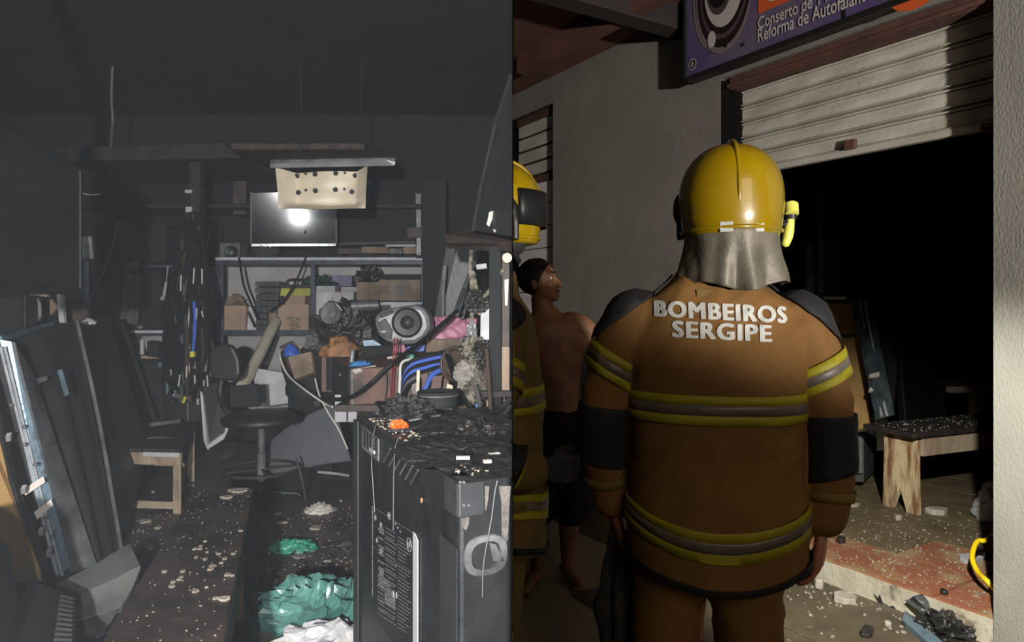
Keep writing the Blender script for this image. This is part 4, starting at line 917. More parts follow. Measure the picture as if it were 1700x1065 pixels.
# right of the blue post
one(MB().lump(P(533, 474, 6.95), (.20, .15, .10), seed=11, amp=.5), 'green_bag', 'green_dark', 'dark green bag slumped on the shelf right of the blue post', 'bag')
carton(545, 457, 584, 475, 'torn lilac printed carton under the top shelf', 'purple_box', Y=6.9, dep=.22, flaps=False)
carton(522, 484, 587, 503, 'pale flat box with an embossed ring, on the right shelf', 'white_paint', Y=6.74, dep=.3, flaps=False)
MBt = MB().torus(P(560, 494, 6.737), (0, 1, 0), .05, .004, 32, 6); one(MBt, 'embossed_ring', 'cardboard', 'tan ring marked on the pale flat box', 'ring')
carton(523, 474, 556, 484, 'ribbed white connector box on the pale flat box', 'white_plastic', Y=6.8, dep=.2, flaps=False)
one(rbox(522, 503, 540, 556, 6.74, .3), 'white_board', 'white_paint', 'white board behind the blue post at shelf height', 'board')
carton(540, 503, 562, 556, 'narrow brown carton right of the blue post', 'cardboard_dirty', Y=6.78, dep=.25, flaps=False)
carton(592, 469, 630, 500, 'left of the two brown printed cartons under the top shelf', 'cardboard_dirty', Y=6.70, dep=.3, seam=.1)
c2 = carton(630.5, 465, 698, 499, 'wide brown printed carton under the top shelf at the right', 'cardboard_dirty', Y=6.70, dep=.3, seam=.1)
for k in range(6): rbox(650, 471+k*4, 672, 473+k*4, 6.690, .005).build('print', 'mid_grey', c2)
rbox(634, 473, 648, 478, 6.690, .005).build('print', 'brown_panel', c2)
one(MB().bx(P(588, 0, 6.7).x, P(704, 0, 6.7).x, 6.7, 7.0, P(0, 556, 6.7).z, P(0, 501, 6.7).z), 'white_drawer_box', 'white_paint', 'long white box under the brown printed cartons', 'box', bevel=.005)
one(MB().lump(P(612, 468, 6.85), (.13, .12, .16), seed=14, amp=.8, fr=2.4), 'burnt_bag', 'melt_dark', 'black burnt bag on the left brown printed carton', 'bag')
one(rbox(634, 455, 700, 464.5, 6.75, .2), 'black_case', 'soot', 'flat black case on the wide brown carton', 'case', bevel=.006)
# top shelf things
sp = thing('small_speaker', 'small white speaker with black round cone on the top shelf', 'speaker', P(381, 431, 6.8)); rbox(364, 403, 398, 431, 6.75, .2).build('cabinet', 'mid_grey', sp, bevel=.006)
MB().disc(P(384, 419, 6.745), (0, -1, 0), [(.06, 0), (.068, .004), (.066, .012), (.05, .012), (.028, .002), (.024, .002), (.018, .010), (.002, .012)], 26).build('cone', 'wire_black', sp, smooth=2)
MB().disc(P(384, 419, 6.738), (0, -1, 0), [(.027, 0), (.024, .008), (.012, .014), (.002, .016)], 18).build('dust_cap', 'silver_plastic', sp, smooth=True)
fn = thing('round_fan', 'round chrome speaker basket standing on the top shelf', 'speaker', P(444, 431, 6.8))
MB().disc(P(444, 414, 6.80), (0, -1, .15), [(.12, -.02), (.125, 0), (.118, .02), (.10, .015), (.06, -.03), (.05, -.05)], 28).build('basket', 'chrome', fn, smooth=2)
for k in range(8):
    a = 2*PI*k/8; MB().tube([P(444, 414, 6.76)+V((math.cos(a)*.03, 0, math.sin(a)*.03)), P(444, 414, 6.77)+V((math.cos(a)*.112, 0, math.sin(a)*.112))], .006, 5, 0).build('spoke', 'chrome', fn)
rbox(430, 428, 462, 431.5, 6.74, .15).build('base', 'mid_grey', fn, bevel=.004)
# televisions on the back wall
s1 = P(487, 372, 6.55); ref = P(497, 358, 6.5); nr = ((V((0, 0, H))-ref).normalized()+(FLASH-ref).normalized()).normalized()
xr = V((0, 0, 1)).cross(nr).normalized()*1; xr = xr if xr.x > 0 else -xr; yr = nr.cross(xr); yr = yr if yr.z > 0 else -yr
t1 = thing('reflecting_television', 'black flat television on the back wall with bright flash reflection and silver lower edge', 'television', ref)
def rq(px, py, o=0):                                   # sight line met with the screen plane
    d = P(px, py, 1)-V((0, 0, H)); k = (ref+nr*o-V((0, 0, H))).dot(nr)/d.dot(nr); return V((0, 0, H))+d*k
MB().prism([rq(418, 320), rq(557, 318), rq(557, 404), rq(418, 404)], -nr*.04).build('screen', 'screen', t1)
MB().prism([rq(417, 404, .004), rq(558, 403.5, .004), rq(558, 408.5, .004), rq(417, 409, .004)], -nr*.05).build('lower_edge', 'chrome', t1, bevel=.003)
for q in ([(415.5, 319), (418, 319), (418, 404), (415.5, 404)], [(557, 317), (559.5, 317), (559.5, 404), (557, 404)]): MB().prism([rq(*p, .004) for p in q], -nr*.05).build('side_edge', 'black_plastic', t1)
a = rq(487, 370, -.04); MB().bx(a.x-.12, a.x+.12, a.y, 7.19, a.z-.1, a.z+.1).build('wall_bracket', 'soot', t1)
t2 = thing('dark_television', 'dull black television beside the reflecting one on the back wall', 'television', P(627, 402, 6.7))
MB().slab([(566, 318, 6.75), (690, 320, 6.75), (688, 404, 6.70), (565, 406, 6.70)], .05).build('screen', 'soot', t2, bevel=.006)
for q in ([(563, 402, 6.68), (690, 400, 6.68), (690, 404, 6.68), (563, 407, 6.68)],): MB().slab(q, .05).build('lower_edge', 'dark_grey', t2)
MB().bx(P(610, 0, 6.75).x, P(640, 0, 6.75).x, 6.76, 7.19, P(0, 370, 6.7).z, P(0, 350, 6.7).z).build('wall_bracket', 'soot', t2)
# packs and boards on the top shelf right
rr = random.Random(3)
for k, (a, b, c, d, m__, lb) in enumerate([(562, 412, 600, 421, 'brown_dark', 'dark pack under the dull television, leftmost of the row'), (600, 409, 645, 420, 'cardboard_dirty', 'brown pack under the dull television, second of the row'), (646, 412, 668, 421, 'mid_grey', 'grey pack under the dull television, third of the row'), (669, 409, 698, 421, 'cardboard_dirty', 'brown pack under the dull television, rightmost of the row')]):
    one(rbox(a, b, c, d, 6.75, .3), 'flat_pack', m__, lb, 'pack', bevel=.004)
one(MB().slab([(575, 421, 6.68), (713, 424, 6.62), (713, 429, 6.62), (575, 427, 6.68)], .3), 'long_plank', 'soot', 'long dark plank lying on the top shelf edge', 'plank', bevel=.003)
one(rbox(640, 405, 690, 409, 6.75, .3), 'white_tray', 'white_plastic', 'thin whitish tray on the packs under the dull television', 'tray', bevel=.002)
one(rbox(702, 545, 716, 556, 6.8, .2), 'tin', 'mid_grey', 'small grey tin at the right end of the shelf', 'tin')
one(MB().slab([(690, 320, 6.72), (699, 322, 6.72), (699, 424, 6.70), (692, 424, 6.70)], .03), 'upright_strip', 'grey_metal', 'thin grey upright strip right of the dull television', 'strip')
one(MB().slab([(676, 378, 6.66), (704, 376, 6.66), (704, 394, 6.66), (677, 395, 6.66)], .04), 'wood_block', 'brown_dark', 'small brown wood block on the upright strip', 'block')
for k, (a, b, c, d, m__, lb) in enumerate([(386, 300, 408, 356, 'brown_dark', 'dim brown box on the high shelf near the post'), (190, 365, 212, 430, 'dark_grey', 'tall dim metal box at the left shelf'), (232, 372, 275, 436, 'soot', 'black box behind the cables on the left shelf'), (148, 375, 185, 470, 'soot', 'black rounded case beside the huge television'), (132, 392, 150, 430, 'mid_grey', 'grey bracket box just right of the huge television')]):
    Yk = 6.75 if k else 6.8
    one(rbox(a, b, c, d, Yk, .3), 'dim_box', m__, lb, 'box', bevel=.01)
one(MB().slab([(146, 393, 6.7), (151, 391, 6.7), (155, 429, 6.7), (150, 430, 6.7)], .02), 'white_strip', 'white_plastic', 'short white strip on the bracket box beside the huge television', 'strip')
# metal chassis strip on lower-left shelf
ch = thing('rusty_chassis', 'tall narrow grey chassis with rusty middle standing on the left shelf', 'chassis', P(218, 548, 6.6))
MB().slab([(208, 431, 6.75), (232, 431, 6.75), (227, 538, 6.55), (198, 538, 6.55)], .05).build('plate', 'mid_grey', ch, bevel=.005)
MB().slab([(208, 462, 6.68), (226, 462, 6.68), (224, 494, 6.62), (206, 495, 6.62)], .03).build('rusty_plate', 'rust_frame', ch); MB().slab([(213, 500, 6.60), (225, 500, 6.60), (222, 532, 6.55), (208, 532, 6.55)], .03).build('cover', 'grey_metal', ch)
for (x, y) in ((213, 441), (224, 437), (206, 520), (212, 527)): MB().disc(P(x, y, 6.55), (0, -1, 0), [(.014, 0), (.014, .02), (.006, .03)], 10).build('capacitor', 'silver_plastic', ch)
one(rbox(172, 500, 196, 546, 6.7, .3), 'black_amplifier', 'soot_gloss', 'black box with tiny lamps left of the rusty chassis', 'box', bevel=.005)
one(rbox(236, 447, 268, 545, 6.75, .3), 'black_tower', 'soot', 'black upright box right of the rusty chassis', 'box', bevel=.005)
one(MB().tube([P(279, 441, 6.64), P(276, 468, 6.6)], .005, 6, 0).tube([P(276, 468, 6.6), P(272, 492, 6.6)], .014, 6, 0).ball(P(270, 495, 6.6), .022), 'white_connector', 'white_plastic', 'small white connector hanging left of the cable bundle', 'connector')
# post and hanging cables
ps = thing('timber_post', 'charred timber post holding the hanging cables', 'post', P(322, 790, 6.05))
MB().bx(P(314, 0, 6.05).x, P(332, 0, 6.05).x, 6.05, 6.15, 0, P(0, 268, 6.05).z).build('timber', 'char_wood', ps, bevel=.006)
for (a, b, c, d) in ((307, 315, 318, 320), (308, 343, 318, 366), (320, 355, 326, 366)): rbox(a, b, c, d, 6.03, .02).build('label_scrap', 'white_paint', ps)
cbn = thing('cable_bundle', 'thick bundle of old black cables hanging on the timber post', 'cables', P(315, 640, 5.95)); rr = random.Random(21)
cm = ['wire_black']*24+['wire_grey']*2+['wire_white']+['wire_brown']*2
for k in range(210):
    f = rr.random(); x0 = 316+rr.gauss(0, 11); x1 = 314+rr.gauss(0, 15); y0 = rr.uniform(350, 420); y1 = rr.uniform(560, 668); Yk = 5.98-rr.random()*.22
    x1 = min(max(x1, 276), 350)
    pts = [P(x0, y0, Yk), P(x0*.45+x1*.55+rr.gauss(0, 3), y0+60, Yk), P(x1+rr.gauss(0, 3), (y0+y1)/2+20, Yk-.03), P(x1+rr.gauss(0, 4), y1-30, Yk), P(x1+rr.gauss(0, 5), y1, Yk)]
    mt = cm[rr.randrange(len(cm))]; r_ = rr.uniform(.008, .016)
    o = MB().tube(pts, r_, 5, 3).build('cable', mt, cbn)
    if rr.random() < .3:
        e = pts[-1]; dd = (pts[-1]-pts[-2]).normalized(); MB().tube([e-dd*.01, e+dd*.035, e+dd*.05], .014, 6, 0, r1=.010).build('plug', ['black_plastic', 'white_plastic', 'dark_grey', 'yellow_plug'][rr.randrange(4)], o)
rr = random.Random(22)
for k in range(18):                                    # loose ties and bright cable pieces
    x, y = 312+rr.gauss(0, 20), rr.uniform(440, 630); l_ = rr.uniform(8, 26)
    MB().tube([P(x, y, 5.70), P(x+rr.uniform(-3, 3), y+l_, 5.70)], .006, 5, 0).build('cable_scrap', ['wire_white', 'wire_grey'][k % 2], cbn)
MB().tube([P(322, 500, 5.7), P(324, 540, 5.7), P(320, 585, 5.7)], .012, 6, 4).build('cable', 'wire_blue', cbn, label='blue cable'); MB().bx(P(317, 0, 5.68).x, P(324, 0, 5.68).x, 5.66, 5.69, P(0, 592, 5.68).z, P(0, 583, 5.68).z).build('plug', 'yellow_plug', cbn, label='yellow plug')
# ---- left middle clutter above the leaning televisions
one(MB().slab([(49, 489, 4.6), (76, 488, 4.6), (96, 510, 4.6), (64, 542, 4.6), (48, 538, 4.6)], .03), 'torn_carton', 'cardboard_dirty', 'torn brown carton piece above the leaning television at far left', 'box', bevel=.003)
one(MB().slab([(94, 488, 4.5), (103, 488, 4.5), (106, 536, 4.5), (98, 537, 4.5)], .03), 'white_batten', 'white_plastic', 'short white batten standing above the leaning television', 'batten', bevel=.002)
one(MB().slab([(104, 496, 4.8), (142, 508, 4.8), (146, 520, 4.8), (128, 540, 4.8), (106, 540, 4.8)], .04), 'charred_board', 'brown_dark', 'dark brown charred board right of the white batten', 'board', bevel=.003)
dr = thing('black_chassis', 'black open chassis with a handle shape at the far left under the huge television', 'chassis', P(40, 560, 4.4))
rbox(-10, 492, 48, 560, 4.4, .3).build('body', 'soot', dr, bevel=.01); rbox(34, 490, 42, 545, 4.37, .04).build('upright', 'black_plastic', dr, bevel=.004)
MB().tube([P(50, 496, 4.4), P(63, 497, 4.4), P(66, 515, 4.4), P(64, 530, 4.4), P(50, 531, 4.4)], .022, 8, 4).build('handle', 'black_plastic', dr)
wl = thing('hanging_cord', 'pale thin cord hanging down to a white socket strip above the dark televisions', 'cord', P(145, 530, 4.9))
MB().tube([P(197, 366, 5.2), P(186, 410, 5.1), P(170, 455, 5.0), P(150, 495, 4.9), P(145, 515, 4.88), P(145, 533, 4.85)], .007, 6, 6).build('cord', 'wire_grey', wl)
MB().lump(P(142, 538, 4.85)-V((0, 0, .0)), (.075, .04, .045), seed=5, amp=.3, seg=16, rg=10).build('socket', 'white_plastic', wl)
one(MB().tube([P(131, 318, 3.42), P(148, 323, 3.45), P(166, 322, 3.5)], .003), 'short_wire', 'wire_grey', 'short faint wire beside the huge television top corner', 'wire')
# ---- leaning television row at left
lt = thing('leaning_television', 'large television leaning on its side with blue-grey metal edge and taped strips', 'television', G(150, 960))
c4 = [P(2, 560, 3.5), P(128, 532, 4.45), P(206, 938, 4.0), P(112, 962, 3.62)]
MB().patch(c4, 24, 30, .05, lambda u, v: -.035*math.exp(-((u-.45)/.22)**2)*min(1, v*4)-.012*math.sin(u*18)*min(1, v*3)).build('back_cover', 'dark_grey', lt, smooth=2)
MB().slab([(0, 556, 3.45), (8, 556, 3.47), (90, 533, 4.2), (91, 541, 4.2), (6, 566, 3.45)], .02).build('top_edge', 'blue_metal', lt, bevel=.003)
e4 = [(0, 562), (22, 562), (119, 940), (94, 962)]
MB().slab([(-2, 562, 3.44), (20, 566, 3.47), (118, 938, 3.60), (93, 962, 3.55)], .03).build('metal_edge', 'blue_metal', lt, bevel=.004)
for f in (.12, .45): MB().tube([P(-2+22*f+0, 575, 3.42), P(33+20*f, 715, 3.48), P(60+24*f, 830, 3.52), P(93+24*f, 955, 3.55)], .007, 6, 3).build('rib', 'white_plastic', lt)
for (x, y) in ((20, 672), (41, 708), (42, 737), (60, 770), (75, 860), (88, 890)): MB().disc(P(x, y, 3.44), (0, -1, 0), [(.010, 0), (.010, .010), (.004, .016)], 10).build('screw_boss', 'silver_plastic', lt)
MB().patch([P(20, 568, 3.47), P(55, 628, 3.66), P(160, 948, 3.74), P(116, 950, 3.62)], 10, 14, .012, lambda u, v: -.012).build('side_cover', 'mid_grey', lt, smooth=2)
for q in ([(38, 812, 3.45), (72, 790, 3.48), (75, 800, 3.48), (42, 822, 3.45)], [(56, 850, 3.47), (85, 828, 3.5), (88, 838, 3.5), (62, 862, 3.47)]): MB().slab(q, .006).build('tape', 'tape', lt)
MB().slab([(97, 614, 3.78), (103, 612, 3.80), (115, 654, 3.80), (109, 657, 3.78)], .01).build('label', 'blue_metal', lt); MB().slab([(44, 633, 3.62), (78, 623, 3.72), (80, 630, 3.72), (46, 645, 3.62)], .02).build('strap', 'mid_grey', lt)
MB().tube([P(128, 532, 4.43), P(165, 700, 4.28), P(206, 938, 3.98)], .012, 6, 3).build('edge_trim', 'mid_grey', lt)
lb_ = thing('black_backboard', 'narrow black ragged board between the metal television edge and the yellow board', 'board', G(80, 968))
MB().slab([(-6, 662, 3.40), (4, 690, 3.42), (18, 745, 3.45), (30, 800, 3.47), (90, 960, 3.56), (75, 970, 3.52), (40, 890, 3.46), (12, 770, 3.40), (-10, 700, 3.38)], .04).build('board', 'soot', lb_, bevel=.003)
for (x, y) in ((13, 728), (67, 885), (80, 920), (38, 815)): MB().slab([(x-4, y-4, 3.37), (x+4, y-5, 3.37), (x+5, y+4, 3.40), (x-3, y+5, 3.40)], .02).build('clip', 'white_plastic', lb_)
one(MB().slab([(-90, 560, 3.2), (-8, 700, 3.36), (16, 800, 3.42), (74, 963, 3.52), (-60, 975, 3.4)], .02), 'yellow_board', 'yellow_board', 'large yellow board leaning at the far left edge', 'board')
one(MB().slab([(122, 534, 4.7), (180, 522, 5.3), (215, 640, 5.2), (248, 740, 5.1), (206, 905, 4.45), (170, 760, 4.55)], .05), 'black_television', 'black_plastic', 'black television leaning right behind the one with the metal edge', 'television', bevel=.006)
one(MB().slab([(180, 540, 5.9), (205, 533, 6.0), (262, 700, 5.9), (255, 780, 5.85), (190, 770, 5.8)], .05), 'black_panel', 'soot', 'black sheet leaning behind the low wooden table', 'panel', bevel=.006)
# foreground bottom left
one(MB().patch([P(-70, 850, 2.15), P(28, 905, 2.5), P(56, 1075, 2.35), P(-70, 1100, 2.0)], 10, 10, .25, lambda u, v: .10*(u-.5)**2), 'dark_hump', 'black_plastic', 'smooth black casing at the bottom left corner', 'casing', smooth=2)
gr_ = thing('ribbed_casing', 'black casing with a row of ridges and crumbs at the bottom left', 'casing', P(90, 1065, 2.3))
c4 = [P(50, 962, 2.75), P(127, 988, 2.7), P(128, 1085, 2.25), P(-10, 1085, 2.2)]
MB().patch(c4, 8, 8, .30).build('body', 'black_plastic', gr_, bevel=.006)
for k in range(11):
    v = .12+k*.078; a = (c4[0]*(1-v)+c4[3]*v); b = (c4[1]*(1-v)+c4[2]*v); MB().tube([a*.30+b*.70+UP*.004, a*.06+b*.94+UP*.004], .008, 6, 0).build('ridge', 'dark_grey', gr_)
gb = thing('grey_bin', 'overturned pale grey plastic bin beside the burnt bench', 'bin', G(170, 1000, 0))
top = [G(93, 968, .26), G(215, 905, .26), G(233, 942, .26), G(126, 988, .26)]
MB().patch([top[0], top[1], top[2], top[3]], 8, 8, .02, lambda u, v: .01*math.sin(u*5)).build('side', 'grey_bin', gb, smooth=2)
MB().patch([G(126, 988, .26), G(233, 942, .26), P(200, 1012, 2.95), P(126, 1032, 2.68)], 8, 8, .02, lambda u, v: .012*math.sin(v*4)).build('side', 'grey_bin', gb, smooth=2)
MB().patch([P(126, 1032, 2.68), P(200, 1008, 2.95), P(172, 1050, 2.8), P(130, 1042, 2.66)], 4, 4, .02).build('rim', 'mid_grey', gb)
MB().prism([G(95, 968, .24), G(213, 908, .24), G(229, 942, .24), G(127, 985, .24)], -UP*.235).build('inner', 'grey_bin', gb)

# ---- low wooden table
lw = thing('low_wooden_table', 'low wooden table with sooty plank top and pale legs', 'table', P(260, 760, 5.2))
za = .46; A, B = G(172, 742, za), G(299, 745, za); dv_ = V((-.33, 1.0, 0)); t_ = .03
for k in range(4):
    p0, p1 = A.lerp(B, k/4+.004), A.lerp(B, (k+1)/4-.004); MB().prism([p0, p1, p1+dv_*1.12, p0+dv_*1.12], -UP*t_).build('plank', 'char_wood', lw, bevel=.004)
ux = (B-A).normalized(); uy = dv_.normalized()
def leg(f, g, w_=.06): p = A.lerp(B, f)+dv_*g; p.z = 0; return MB().prism([p, p+ux*w_, p+ux*w_+uy*w_, p+uy*w_], UP*(za-t_))
for f, g in ((0.0, .02), (.9, .02), (0.02, .75), (.9, .75)): leg(f, g).build('leg', 'light_wood', lw, bevel=.004)
def rail(f0, g0, f1, g1, z0_, z1_, w_=.03):
    a, b = A.lerp(B, f0)+dv_*g0, A.lerp(B, f1)+dv_*g1; a.z = b.z = z0_; d = (b-a).normalized(); s_ = V((-d.y, d.x, 0))*w_; return MB().prism([a, b, b+s_, a+s_], UP*(z1_-z0_))
rail(-.02, 0, 1.0, 0, za-.115, za-t_, .03).build('apron', 'light_wood', lw, bevel=.003); rail(1.0, .02, 1.0, 1.0, za-.10, za-t_).build('apron', 'char_wood', lw, bevel=.003)
rail(.05, .03, .95, .03, .03, .08).build('rail', 'light_wood', lw, bevel=.003); rail(.05, .78, .95, .78, .15, .20).build('rail', 'light_wood', lw, bevel=.003); rail(.05, .78, .95, .78, .30, .33).build('rail', 'grey_metal', lw, bevel=.003)
rail(.04, .05, .04, .75, .12, .17).build('rail', 'light_wood', lw, bevel=.003)
rail(.52, -.008, .99, -.008, za-.055, za-.025, .006).build('metal_strip', 'white_paint', lw, bevel=.001)
q = A.lerp(B, .62)+dv_*.3; one(MB().tube([q+V((-.1, 0, .008)), q+V((0, .06, .008)), q+V((.1, .01, .008))], .006), 'wire_hoop', 'wire_grey', 'small curved wire lying on the low table', 'wire')
one(MB().box(A.lerp(B, .3)+dv_*.8+UP*.02, (.04, .5, .03), Matrix.Rotation(-.7, 3, 'Z')), 'char_stick', 'mid_grey', 'sooty stick lying on the back of the low table', 'stick')
one(MB().tube([G(205, 822, .02), G(225, 833, .02), G(255, 838, .02)], .012, 6, 4), 'pale_strip', 'wire_white', 'pale bent strip under the low table', 'strip')
# ---- burnt bench in the foreground
zb_ = .50; q = [G(322, 808, zb_), G(421, 811, zb_), G(372, 1065, zb_), G(168, 1065, zb_)]
near = [q[3]+(q[3]-q[0])*.12, q[2]+(q[2]-q[1])*.12]
bn_ = thing('burnt_bench', 'burnt dark wooden bench with plaster bits in the foreground left of the floor', 'bench', G(290, 1000))
MB().prism([q[0]+(q[1]-q[0])*.04, q[0]+(q[1]-q[0])*.12+V((0, .03, 0)), q[1]-(q[1]-q[0])*.1+V((0, .03, 0)), q[1], near[1], near[0]], -UP*.04).build('seat_board', 'bench_top', bn_, bevel=.008)
ub = (q[2]-q[1]).normalized(); vb = V((-ub.y, ub.x, 0)); vb = vb if vb.x > 0 else -vb
MB().prism([q[1]+ub*.2-UP*.041, near[1]-UP*.041, near[1]-UP*.041-vb*.03, q[1]+ub*.2-UP*.041-vb*.03], -UP*.09).build('apron', 'char_wood', bn_, bevel=.003)
def legp(dist, m__='light_wood'):
    a = q[1]+ub*dist-vb*.0; W0 = (q[1]-q[0]).length; P_ = lambda s_, z: V((a.x, a.y, z))-vb*s_
    MB().prism([P_(.02, 0), P_(.09, 0), P_(W0*.5, .16), P_(W0-.09, 0), P_(W0-.02, 0), P_(W0-.03, zb_-.041), P_(.03, zb_-.041)], ub*.03).build('leg', m__, bn_, bevel=.003)
legp(.42); legp(1.75)
# plaster bits on the bench
rr = random.Random(12)
def onbench(u, v): return (q[0]*(1-u)+q[1]*u)*(1-v)+(near[0]*(1-u)+near[1]*u)*v+UP*.001
for k in range(26):
    c = onbench(min(.95, max(.05, rr.gauss(.55, .22))), min(.97, max(.05, rr.gauss(.58, .16)))); n = 6; r0 = rr.uniform(.007, .015)
    one(MB().prism([c+V((math.cos(2*PI*i/n)*r0*rr.uniform(.6, 1.1), math.sin(2*PI*i/n)*r0*rr.uniform(.6, 1.1), 0)) for i in range(n)], UP*.006), 'plaster_bit', 'plaster_bit', 'small plaster bit lying on the burnt bench top', 'rubble', 'plaster bits on the burnt bench')
for k, (u, v, r0, lb) in enumerate([(.78, .03, .05, 'pale paper flake at the far end of the burnt bench'), (.62, .10, .03, 'beige plaster flake near the far end of the burnt bench'), (.93, .74, .020, 'whitish plaster lump near the right edge of the bench')]):
    c = onbench(u, v); one(MB().prism([c+V((math.cos(i)*r0*(1.3 if i % 2 else .8), math.sin(i)*r0*.8, 0)) for i in range(6)], UP*.008), 'plaster_flake', 'plaster', lb, 'rubble')
m_ = MB()
for k in range(150):
    c = onbench(rr.uniform(.04, .96), rr.uniform(.02, .99)); r0 = rr.uniform(.0012, .003); m_.box(c+UP*r0*.5, (r0*2, r0*1.5, r0), Matrix.Rotation(rr.uniform(0, 3), 3, 'Z'))
one(m_, 'bench_dust', 'plaster_bit', 'specks of plaster dust on the burnt bench', 'rubble', kind='stuff')
# ---- office chair
cc = G(434, 832); ch_ = thing('office_chair', 'sooty black swivel drafting chair with foot ring', 'chair', cc)
zs = P(0, 688, cc.y).z
MB().disc(cc+UP*(zs-.04), (0, 0, 1), [(.20, -.03), (.27, -.02), (.285, .0), (.28, .03), (.22, .055), (.02, .06)], 34).build('seat', 'black_plastic', ch_, smooth=True)
MB().disc(cc, (0, 0, 1), [(.032, .03), (.032, zs*.55), (.026, zs*.56), (.026, zs-.06)], 16).build('column', 'mid_grey', ch_, smooth=2)
zr = P(0, 778, cc.y).z; MB().torus(cc+UP*zr, (0, 0, 1), .27, .012, 40, 8).build('foot_ring', 'dark_grey', ch_, smooth=True)
for k in range(4): a = k*PI/2+.5; MB().tube([cc+UP*zr, cc+UP*zr+V((math.cos(a)*.27, math.sin(a)*.27, 0))], .009, 6, 0).build('spoke', 'dark_grey', ch_)
for k in range(5):
    a = k*2*PI/5+.3; e = cc+V((math.cos(a)*.27, math.sin(a)*.27, .035)); l_ = MB().tube([cc+UP*.07, e], .022, 8, 0, r1=.014).build('leg', 'black_plastic', ch_); MB().ball(e-UP*.012, .022, 10, 8).build('caster', 'wire_black', l_, smooth=True)
bk = [(345, 600), (350, 578), (368, 569), (386, 574), (396, 596), (398, 622), (390, 632), (362, 632), (350, 625)]
MB().slab([(x, y, 5.18) for x, y in bk], .06).build('backrest', 'black_plastic', ch_, bevel=.02)
MB().slab([(380, 640, 5.08), (428, 636, 5.08), (430, 674, 5.05), (381, 676, 5.05)], .05).build('cushion_block', 'soot', ch_, bevel=.012)
MB().tube([P(368, 628, 5.23), P(366, 655, 5.22), P(378, 684, 5.15), cc+UP*(zs-.07)+V((-.1, 0, 0))], .024, 8, 5).build('back_bar', 'black_plastic', ch_, smooth=True)
# old crt-like appliance and dark heap
ap = thing('fallen_appliance', 'old screen with a white frame edge standing behind the chair', 'appliance', P(355, 745, 6.0))
MB().slab([(334, 640, 5.75), (372, 628, 5.75), (377, 712, 5.65), (345, 742, 5.6)], .25).build('body', 'dark_grey', ap, bevel=.02)
MB().slab([(332, 648, 5.72), (336, 652, 5.72), (346, 738, 5.58), (344, 746, 5.58), (338, 730, 5.6)], .03).build('frame_edge', 'white_paint', ap)
MB().slab([(344, 746, 5.58), (345, 738, 5.58), (372, 718, 5.62), (378, 700, 5.64), (379, 712, 5.64), (372, 728, 5.62)], .03).build('frame_edge', 'white_paint', ap)
one(MB().lump(P(385, 792, 5.9), (.42, .35, .27), seed=31, amp=.4), 'dark_sacking', 'soot', 'low heap of black sacking on the floor behind the chair', 'heap', smooth=True)
one(rbox(212, 598, 272, 780, 6.2, .5), 'black_cabinet', 'soot', 'black square cabinet standing behind the low table', 'cabinet', bevel=.03)
one(rbox(276, 642, 314, 780, 6.15, .4), 'black_crate', 'soot_gloss', 'narrow black crate between the cabinet and the timber post', 'crate', bevel=.02)
ms = thing('pale_metal_sheet', 'bent pale bluish metal sheet leaning beside the cable bundle', 'sheet', P(285, 662, 6.1)); MB().slab([(262, 606, 6.12), (280, 602, 6.12), (284, 600, 6.12), (299, 648, 6.1), (276, 664, 6.08), (274, 612, 6.12)], .012).build('sheet', 'blue_metal', ms); MB().slab([(262, 602, 6.1), (284, 598, 6.1), (284, 606, 6.1), (262, 609, 6.1)], .03).build('flange', 'blue_metal', ms)
one(rbox(220, 590, 262, 611, 6.4, .3), 'low_carton', 'cardboard', 'brown carton behind the black cabinet below the shelf', 'box', bevel=.004)
one(MB().slab([(244, 565, 6.36), (260, 566, 6.36), (264, 594, 6.36), (243, 591, 6.36)], .08), 'black_block', 'soot', 'black block standing on the brown carton below the shelf', 'block', bevel=.01)
one(MB().tube([P(236, 563, 6.36), P(236, 588, 6.36)], .02, 8, 0), 'white_stub', 'white_plastic', 'short white tube left of the black block on the carton', 'tube')
# curved grey sheet
one(MB().patch([P(440, 742, 5.75), P(553, 672, 5.65), P(583, 764, 5.35), P(428, 800, 5.45)], 16, 12, .012, lambda u, v: .18*(u-.5)**2-.05), 'curved_sheet', 'sheet_grey', 'large curved dark grey sheet on the floor between the chair and the big speaker', 'sheet', smooth=2)
one(MB().slab([(418, 610, 6.0), (470, 618, 6.0), (486, 668, 5.95), (430, 676, 5.95)], .03), 'white_door_panel', 'white_paint', 'whitish panel standing behind the chair seat', 'panel')
one(MB().slab([(440, 699, 5.6), (486, 698, 5.6), (486, 706, 5.6), (440, 706, 5.6)], .04), 'white_bar', 'white_paint', 'white bar right of the chair column behind it', 'bar')
# ---- workbench and what is piled on it
wbn = thing('workbench', 'cluttered workbench with brown legs behind the big speaker', 'table', P(660, 700, 4.7))
zw = P(0, 672, 4.1).z
MB().bx(P(556, 0, 4.1).x, -.01, 4.1, 5.3, zw-.04, zw).bx(P(640, 0, 3.4).x, -.01, 3.38, 4.1, zw-.04, zw).build('tabletop', 'brown_dark', wbn, bevel=.005)
for x, y in ((P(625, 0, 4.1).x, 4.3), (-.1, 4.3), (P(625, 0, 4.1).x, 5.1), (-.1, 5.1)): MB().bx(x-.02, x+.02, y, y+.05, 0, zw-.04).build('leg', 'brown_dark', wbn)
bc = thing('brown_cabinet', 'brown wooden radio cabinet with blue cloth on top', 'cabinet', P(650, 672, 4.3))
MB().prism([P(581, 612, 4.10), P(746, 604, 4.05), P(740, 582, 4.75), P(556, 594, 4.7)], -UP*(P(0, 612, 4.1).z-zw)).build('carcass', 'brown_panel', bc, bevel=.004)
